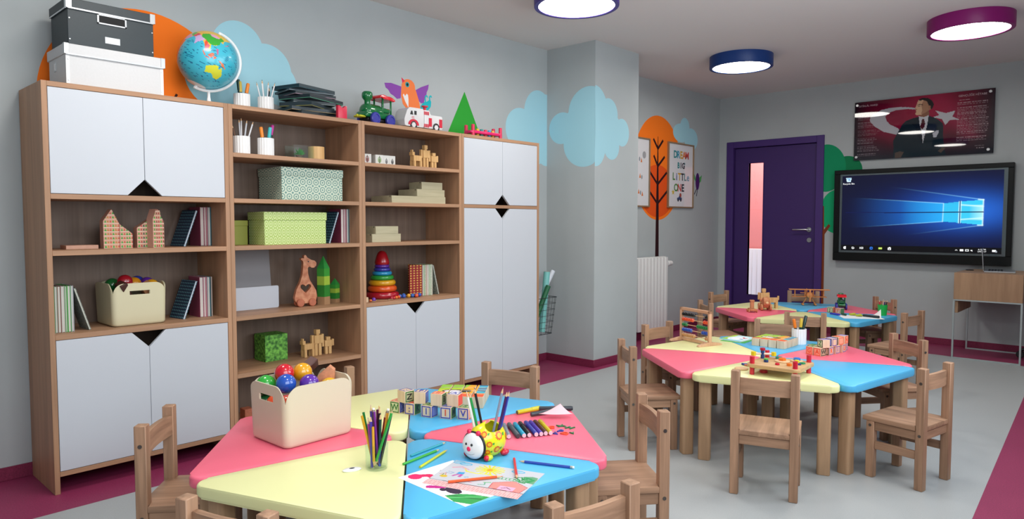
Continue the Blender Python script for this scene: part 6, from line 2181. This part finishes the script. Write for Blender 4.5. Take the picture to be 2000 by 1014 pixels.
pc.line([(.568, .502), (.592, .507), (.612, .500)], .006, '#3A2820').line([(.572, .490), (.590, .491)], .004, '#2E2430').line([(.556, .437), (.575, .436)], .004, '#7A4038').line([(.55, .466), (.562, .462)], .003, '#8A5A44')
pc.poly([(.703, .217), (.732, .242), (.756, .243), (.753, .221), (.734, .177), (.711, .178)], '#B8BCC6')
pc.poly([(.382, .055), (.425, .067), (.461, .057), (.433, .004), (.383, .003)], '#54463E').poly([(.751, .045), (.784, .081), (.814, .071), (.779, .028)], '#54463E')
r_ = np.random.RandomState(5)


def scribble(x0, x1, y, a, col):
    x = x0
    while x < x1:
        w = r_.uniform(.010, .034)
        pc.put(((pc.X > x) & (pc.X < min(x + w, x1)) & (np.abs(pc.Y - y) < .0032)).astype(float), col, a * r_.uniform(.6, 1))
        x += w + .006


for k in range(27):
    y = .455 - k * .0158
    if k % 5 != 4:
        scribble(.03, .03 + r_.uniform(.15, .21), y, .36, '#B8A8B0')
scribble(.915, 1.0, .508, .6, '#D8C0C8')
for y in [.482, .466] + [.436 - k * .0150 for k in range(17)] + [.16, .145, .13]:
    scribble(.90, .90 + r_.uniform(.22, .25), y, .5, '#D0B8C0')
scribble(1.05, 1.12, .075, .5, '#C8B8C0'); scribble(1.06, 1.12, .055, .5, '#C8B8C0')
t = thing('portrait_panel', 'glossy acrylic panel with crescent flag and portrait of a person in a dark suit', 'poster', (0, 0, 0))
MB().span(P0X, P0X + PW_, 6.855, 6.861, P0Z, P0Z + PH_, .001).obj('acrylic_sheet', mat('#14181C', .05, coat=1.0), t)
ACP = print_mat('acrylic_print', .5, 0, 1.0, 0.0)
pp = link('printed_picture', pc.mesh('printed_picture', ACP), t, None, Matrix.Translation((P0X, 6.8545, P0Z)) @ frame((0, 0, 0), (1, 0, 0), (0, 0, 1), (0, -1, 0)))
PT = mat('#C8B0B8', .5)
link('heading', text_mesh('İSTİKLÂL MARŞI', .024, .0003, PT), pp, None, Matrix.Translation((.125, .545, .0006)))
link('heading', text_mesh('GENÇLİĞE HİTABE', .026, .0003, PT), pp, None, Matrix.Translation((1.02, .545, .0006)))
for x, z_ in ((.023, .557), (.025, .033), (1.158, .56), (1.155, .034)):
    MB().cyl((P0X + x, 6.8825, P0Z + z_), (P0X + x, 6.846, P0Z + z_), .0135, n=20, bev=.002).obj('standoff_bolt', mat('#D8DADC', .25, metal=.6), t)

# ================================================================ framed posters on the left wall
def framed(label, y0, y1, z0, z1):
    t = thing('framed_poster', label, 'poster', M=frame((0.0, y0, z0), (0, 1, 0), (0, 0, 1), (1, 0, 0)), group='framed posters on the orange painted tree')
    w, h_ = y1 - y0, z1 - z0
    fr = mat('#8E7458', .5)
    for q in ((0, w, 0, .014), (0, w, h_ - .014, h_), (0, .014, .014, h_ - .014), (w - .014, w, .014, h_ - .014)):
        MB().span(q[0], q[1], q[2], q[3], .001, .022, .001).obj('frame_bar', fr, t)
    MB().span(.014, w - .014, .014, h_ - .014, .002, .010).obj('paper', mat('#E6E6EA', .6), t)
    MB().span(.014, w - .014, .014, h_ - .014, .0125, .014).obj('glass_front', GLASS, t)
    return t, w, h_


t, w, h_ = framed('framed poster reading dream big little one, right of the painted trunk', 5.695, 6.24, 1.333, 2.026)
COLS = {'t': '#1F8A8E', 'r': '#D84A3C', 'y': '#D8A828', 'b': '#2A4A98', 'n': '#24242E', 'o': '#E07A2A', 'g': '#4A8A3A', 'c': '#2A98B8'}
for word, cols, cy, size, x0, step in (('DREAM', 'tcyor', .565, .108, .155, .062), ('BIG', 'tnn', .452, .085, .222, .052), ('LiTTLe', 'gbyntc', .330, .108, .125, .061), ('ONE', 'grn', .212, .112, .175, .072)):
    for k, ch in enumerate(word):
        link('letter', text_mesh(ch, size, .0006, mat(COLS[cols[k]], .5), .003), t, None, Matrix.Translation((x0 + k * step, cy, .0106)))
star = [(.115 + (.034 if k % 2 == 0 else .015) * math.sin(PI * k / 5), .165 + (.034 if k % 2 == 0 else .015) * math.cos(PI * k / 5)) for k in range(10)]
MB().prism(star, .0101, .0107).obj('printed_star', mat('#D8B83A', .5), t)
MB().prism([(.352 + (.022 if k % 2 == 0 else .008) * math.sin(PI * k / 4), .478 + (.022 if k % 2 == 0 else .008) * math.cos(PI * k / 4)) for k in range(8)], .0101, .0107).obj('printed_star', mat('#2A98A8', .5), t)
MB().prism([(.20, .085), (.30, .085), (.30, .112), (.27, .112), (.25, .135), (.23, .112), (.20, .108)], .0101, .0107).obj('printed_car', mat('#2E4A78', .5), t)
for x in (.222, .278):
    MB().prism(ellipse(x, .083, .016, .016, 16), .0103, .0110).obj('printed_wheel', mat('#1C2430', .5), t)
MB().prism(ellipse(.27, .135, .022, .026, 20), .0100, .0105).obj('printed_driver', mat('#A8482E', .5), t)
t, w, h_ = framed('framed poster with scattered leaf shapes, half hidden by the pillar', 4.795, 5.335, 1.332, 2.022)
for k in range(22):
    c = ['#8A8A90', '#3A6A3A', '#E07A2A', '#B8A830', '#3A9A7A', '#9AA0A8'][k % 6]
    x, y = .07 + (k * .137) % (w - .14), .10 + (k * .271) % (h_ - .2)
    MB().prism(ellipse(x, y, .012, .022, 14) if k % 2 else [(x - .015, y - .02), (x + .015, y - .02), (x, y + .026)], .0101, .0107).obj('printed_leaf', mat(c, .5), t)
MB().prism(ellipse(w - .10, h_ - .17, .032, .036, 20), .0102, .0108).obj('printed_moon', mat('#A8A8AC', .5), t)

# ================================================================ desk with laptop
t = thing('desk', 'wooden desk box on pale metal frames under the wall screen', 'desk', (0, 0, 0))
DW = wood('desk', '#94745A', '#B08E70', 'z', fine=16, along=1.2)
DWX = wood('desk', '#94745A', '#B08E70', 'x', fine=16, along=1.2)
x0, x1, y0, y1 = 2.537, 3.024, 6.172, 6.80
MB().span(x0, x1, y0, y0 + .02, .514, .745, .001).obj('front_panel', DW, t)
MB().span(x0, x1, y0 + .02, y1, .725, .745, .001).obj('top_panel', DWX, t)
MB().span(x0, x0 + .02, y0 + .02, y1, .514, .725, .001).obj('side_panel', DW, t)
MB().span(x1 - .02, x1, y0 + .02, y1, .514, .725, .001).obj('side_panel', DW, t)
MB().span(x0 + .02, x1 - .02, y0 + .02, y1, .514, .530).obj('bottom_panel', DWX, t)
MB().span(x0 + .008, x0 + .030, y0 + .03, y1 - .03, .395, .5135, .001).obj('hanging_panel', DW, t)
FRM = mat('#A9B4B6', .4, metal=.3)
for yy_ in (y0 + .006, y1 - .012):
    m = MB()
    for q in ((x0 - .004, x1 + .002, 0, .012), (x0 - .004, x1 + .002, .502, .514), (x0 - .004, x0 + .010, .012, .502), (x1 - .012, x1 + .002, .012, .502)):
        m.span(q[0], q[1], yy_ - .007, yy_ + .007, q[2], q[3], .001)
    m.obj('frame_leg', FRM, t)
t = thing('laptop', 'open grey laptop seen edge on, on the desk', 'laptop', (2.70, 6.52, .745), .135)
ALU = mat('#A8ACB0', .35, metal=.6)
MB().span(0, .225, -.16, .16, .0, .012, .003).obj('base', ALU, t)
for r in range(5):
    MB().span(.03 + r * .022, .047 + r * .022, -.14, .14, .0121, .0135).obj('key_row', BLACK, t)
M = Matrix.Translation((0, 0, .010)) @ Matrix.Rotation(-.08, 4, 'Y')
link('screen_lid', MB().span(-.006, 0, -.16, .16, 0, .19, .002).mesh('screen_lid', ALU), t, None, M)
link('screen_panel', MB().span(.0002, .0008, -.15, .15, .012, .182).mesh('screen_panel', mat('#2A2038', .2)), t, None, M)
o = MB().lathe([(0, 0), (.030, 0), (.032, .004), (.026, .010), (0, .011)], 24).obj('desk_puck', mat('#3A3634', .4))
o.location = (2.585, 6.56, .745)
tag(o, 'small dark round puck on the left of the desk', 'speaker')

# swivel chair whose castor shows behind the desk leg
t = thing('swivel_chair', 'black swivel chair behind the desk, only its castor showing', 'chair', (3.235, 6.60, 0))
for k in range(5):
    a = PI + 2 * PI * k / 5
    d = Vector((math.cos(a), math.sin(a), 0))
    leg = MB().tube([d * .02 + Vector((0, 0, .09)), d * .262 + Vector((0, 0, .072))], [.02, .013], 8).obj('base_arm', BLACK, t)
    pr_ = Vector((-d.y, d.x, 0))
    for s in (-1, 1):
        MB().cyl(d * .262 + pr_ * s * .008 + Vector((0, 0, .030)), d * .262 + pr_ * s * .024 + Vector((0, 0, .030)), .030, n=18, bev=.004).obj('castor_wheel', BLACK, leg)
MB().cyl((0, 0, .08), (0, 0, .40), .022, n=14).obj('gas_column', BLACK, t)
MB().lathe([(0, .40), (.15, .40), (.18, .42), (.18, .45), (.15, .47), (0, .475)], 28).obj('seat', BLACK, t)
MB().box((.17, 0, .68), (.04, .32, .34), .02).obj('backrest', BLACK, t)

# ================================================================ wire basket with paper rolls on the end cabinet
WIRE = mat('#4A5052', .35, metal=.8)
t = thing('wire_basket', 'wire basket of paper rolls hung on the end of the cabinets', 'basket', (0, 0, 0))
bx0, bx1, by0, by1, bz0, bz1 = .10, .268, 3.206, 3.55, .285, .575


def rect_ring(z_):
    k = .86 + .14 * (z_ - bz0) / (bz1 - bz0)
    yb = by0 + (by1 - by0) * k
    xa, xb = (bx0 + bx1) / 2 - (bx1 - bx0) / 2 * k, (bx0 + bx1) / 2 + (bx1 - bx0) / 2 * k
    return [(xa, by0, z_), (xb, by0, z_), (xb, yb, z_), (xa, yb, z_)]


for k in range(7):
    z_ = bz0 + (bz1 - bz0) * k / 6
    pts = [p + (z_,) for p in rounded([(q[0], q[1]) for q in rect_ring(z_)], .02, 3)]
    MB().tube(pts, .0028 if k in (0, 6) else .0016, 6, True).obj('wire_hoop', WIRE, t)
lo, hi = rect_ring(bz0), rect_ring(bz1)
for i in range(4):
    for k in range(5):
        a_ = Vector(lo[i]).lerp(Vector(lo[(i + 1) % 4]), (k + .5) / 5)
        b_ = Vector(hi[i]).lerp(Vector(hi[(i + 1) % 4]), (k + .5) / 5)
        MB().tube([a_, b_], .0014, 5).obj('wire_upright', WIRE, t)
for k in range(6):
    y_ = lo[0][1] + (lo[2][1] - lo[0][1]) * (k + .5) / 6
    MB().tube([(lo[0][0], y_, bz0), (lo[1][0], y_, bz0)], .0014, 5).obj('bottom_wire', WIRE, t)
for lb, c, p, q, r in [('teal paper roll standing upright in the wire basket', '#7CC4C0', (.18, 3.455, .291), (.18, 3.518, .775), .026), ('dark green paper roll leaning in the wire basket', '#12603C', (.224, 3.268, .306), (.229, 3.478, .665), .020), ('white paper roll leaning furthest out of the wire basket', '#D4DAE4', (.132, 3.29, .291), (.132, 3.655, .772), .019)]:
    p, q = Vector(p), Vector(q)
    t = thing('paper_roll', lb, 'paper roll', M=along(p, q), group='paper rolls in the wire basket')
    L = (q - p).length
    MB().lathe([(r * .72, 0), (r, 0), (r, L), (r * .72, L), (r * .72, 0)], 24, cap=False).obj('rolled_paper', mat(c, .55), t)
    MB().lathe([(r * .52, 0), (r * .71, 0), (r * .71, L + .002), (r * .52, L + .002), (r * .52, 0)], 20, cap=False).obj('cardboard_core', mat('#B48A66', .7), t)
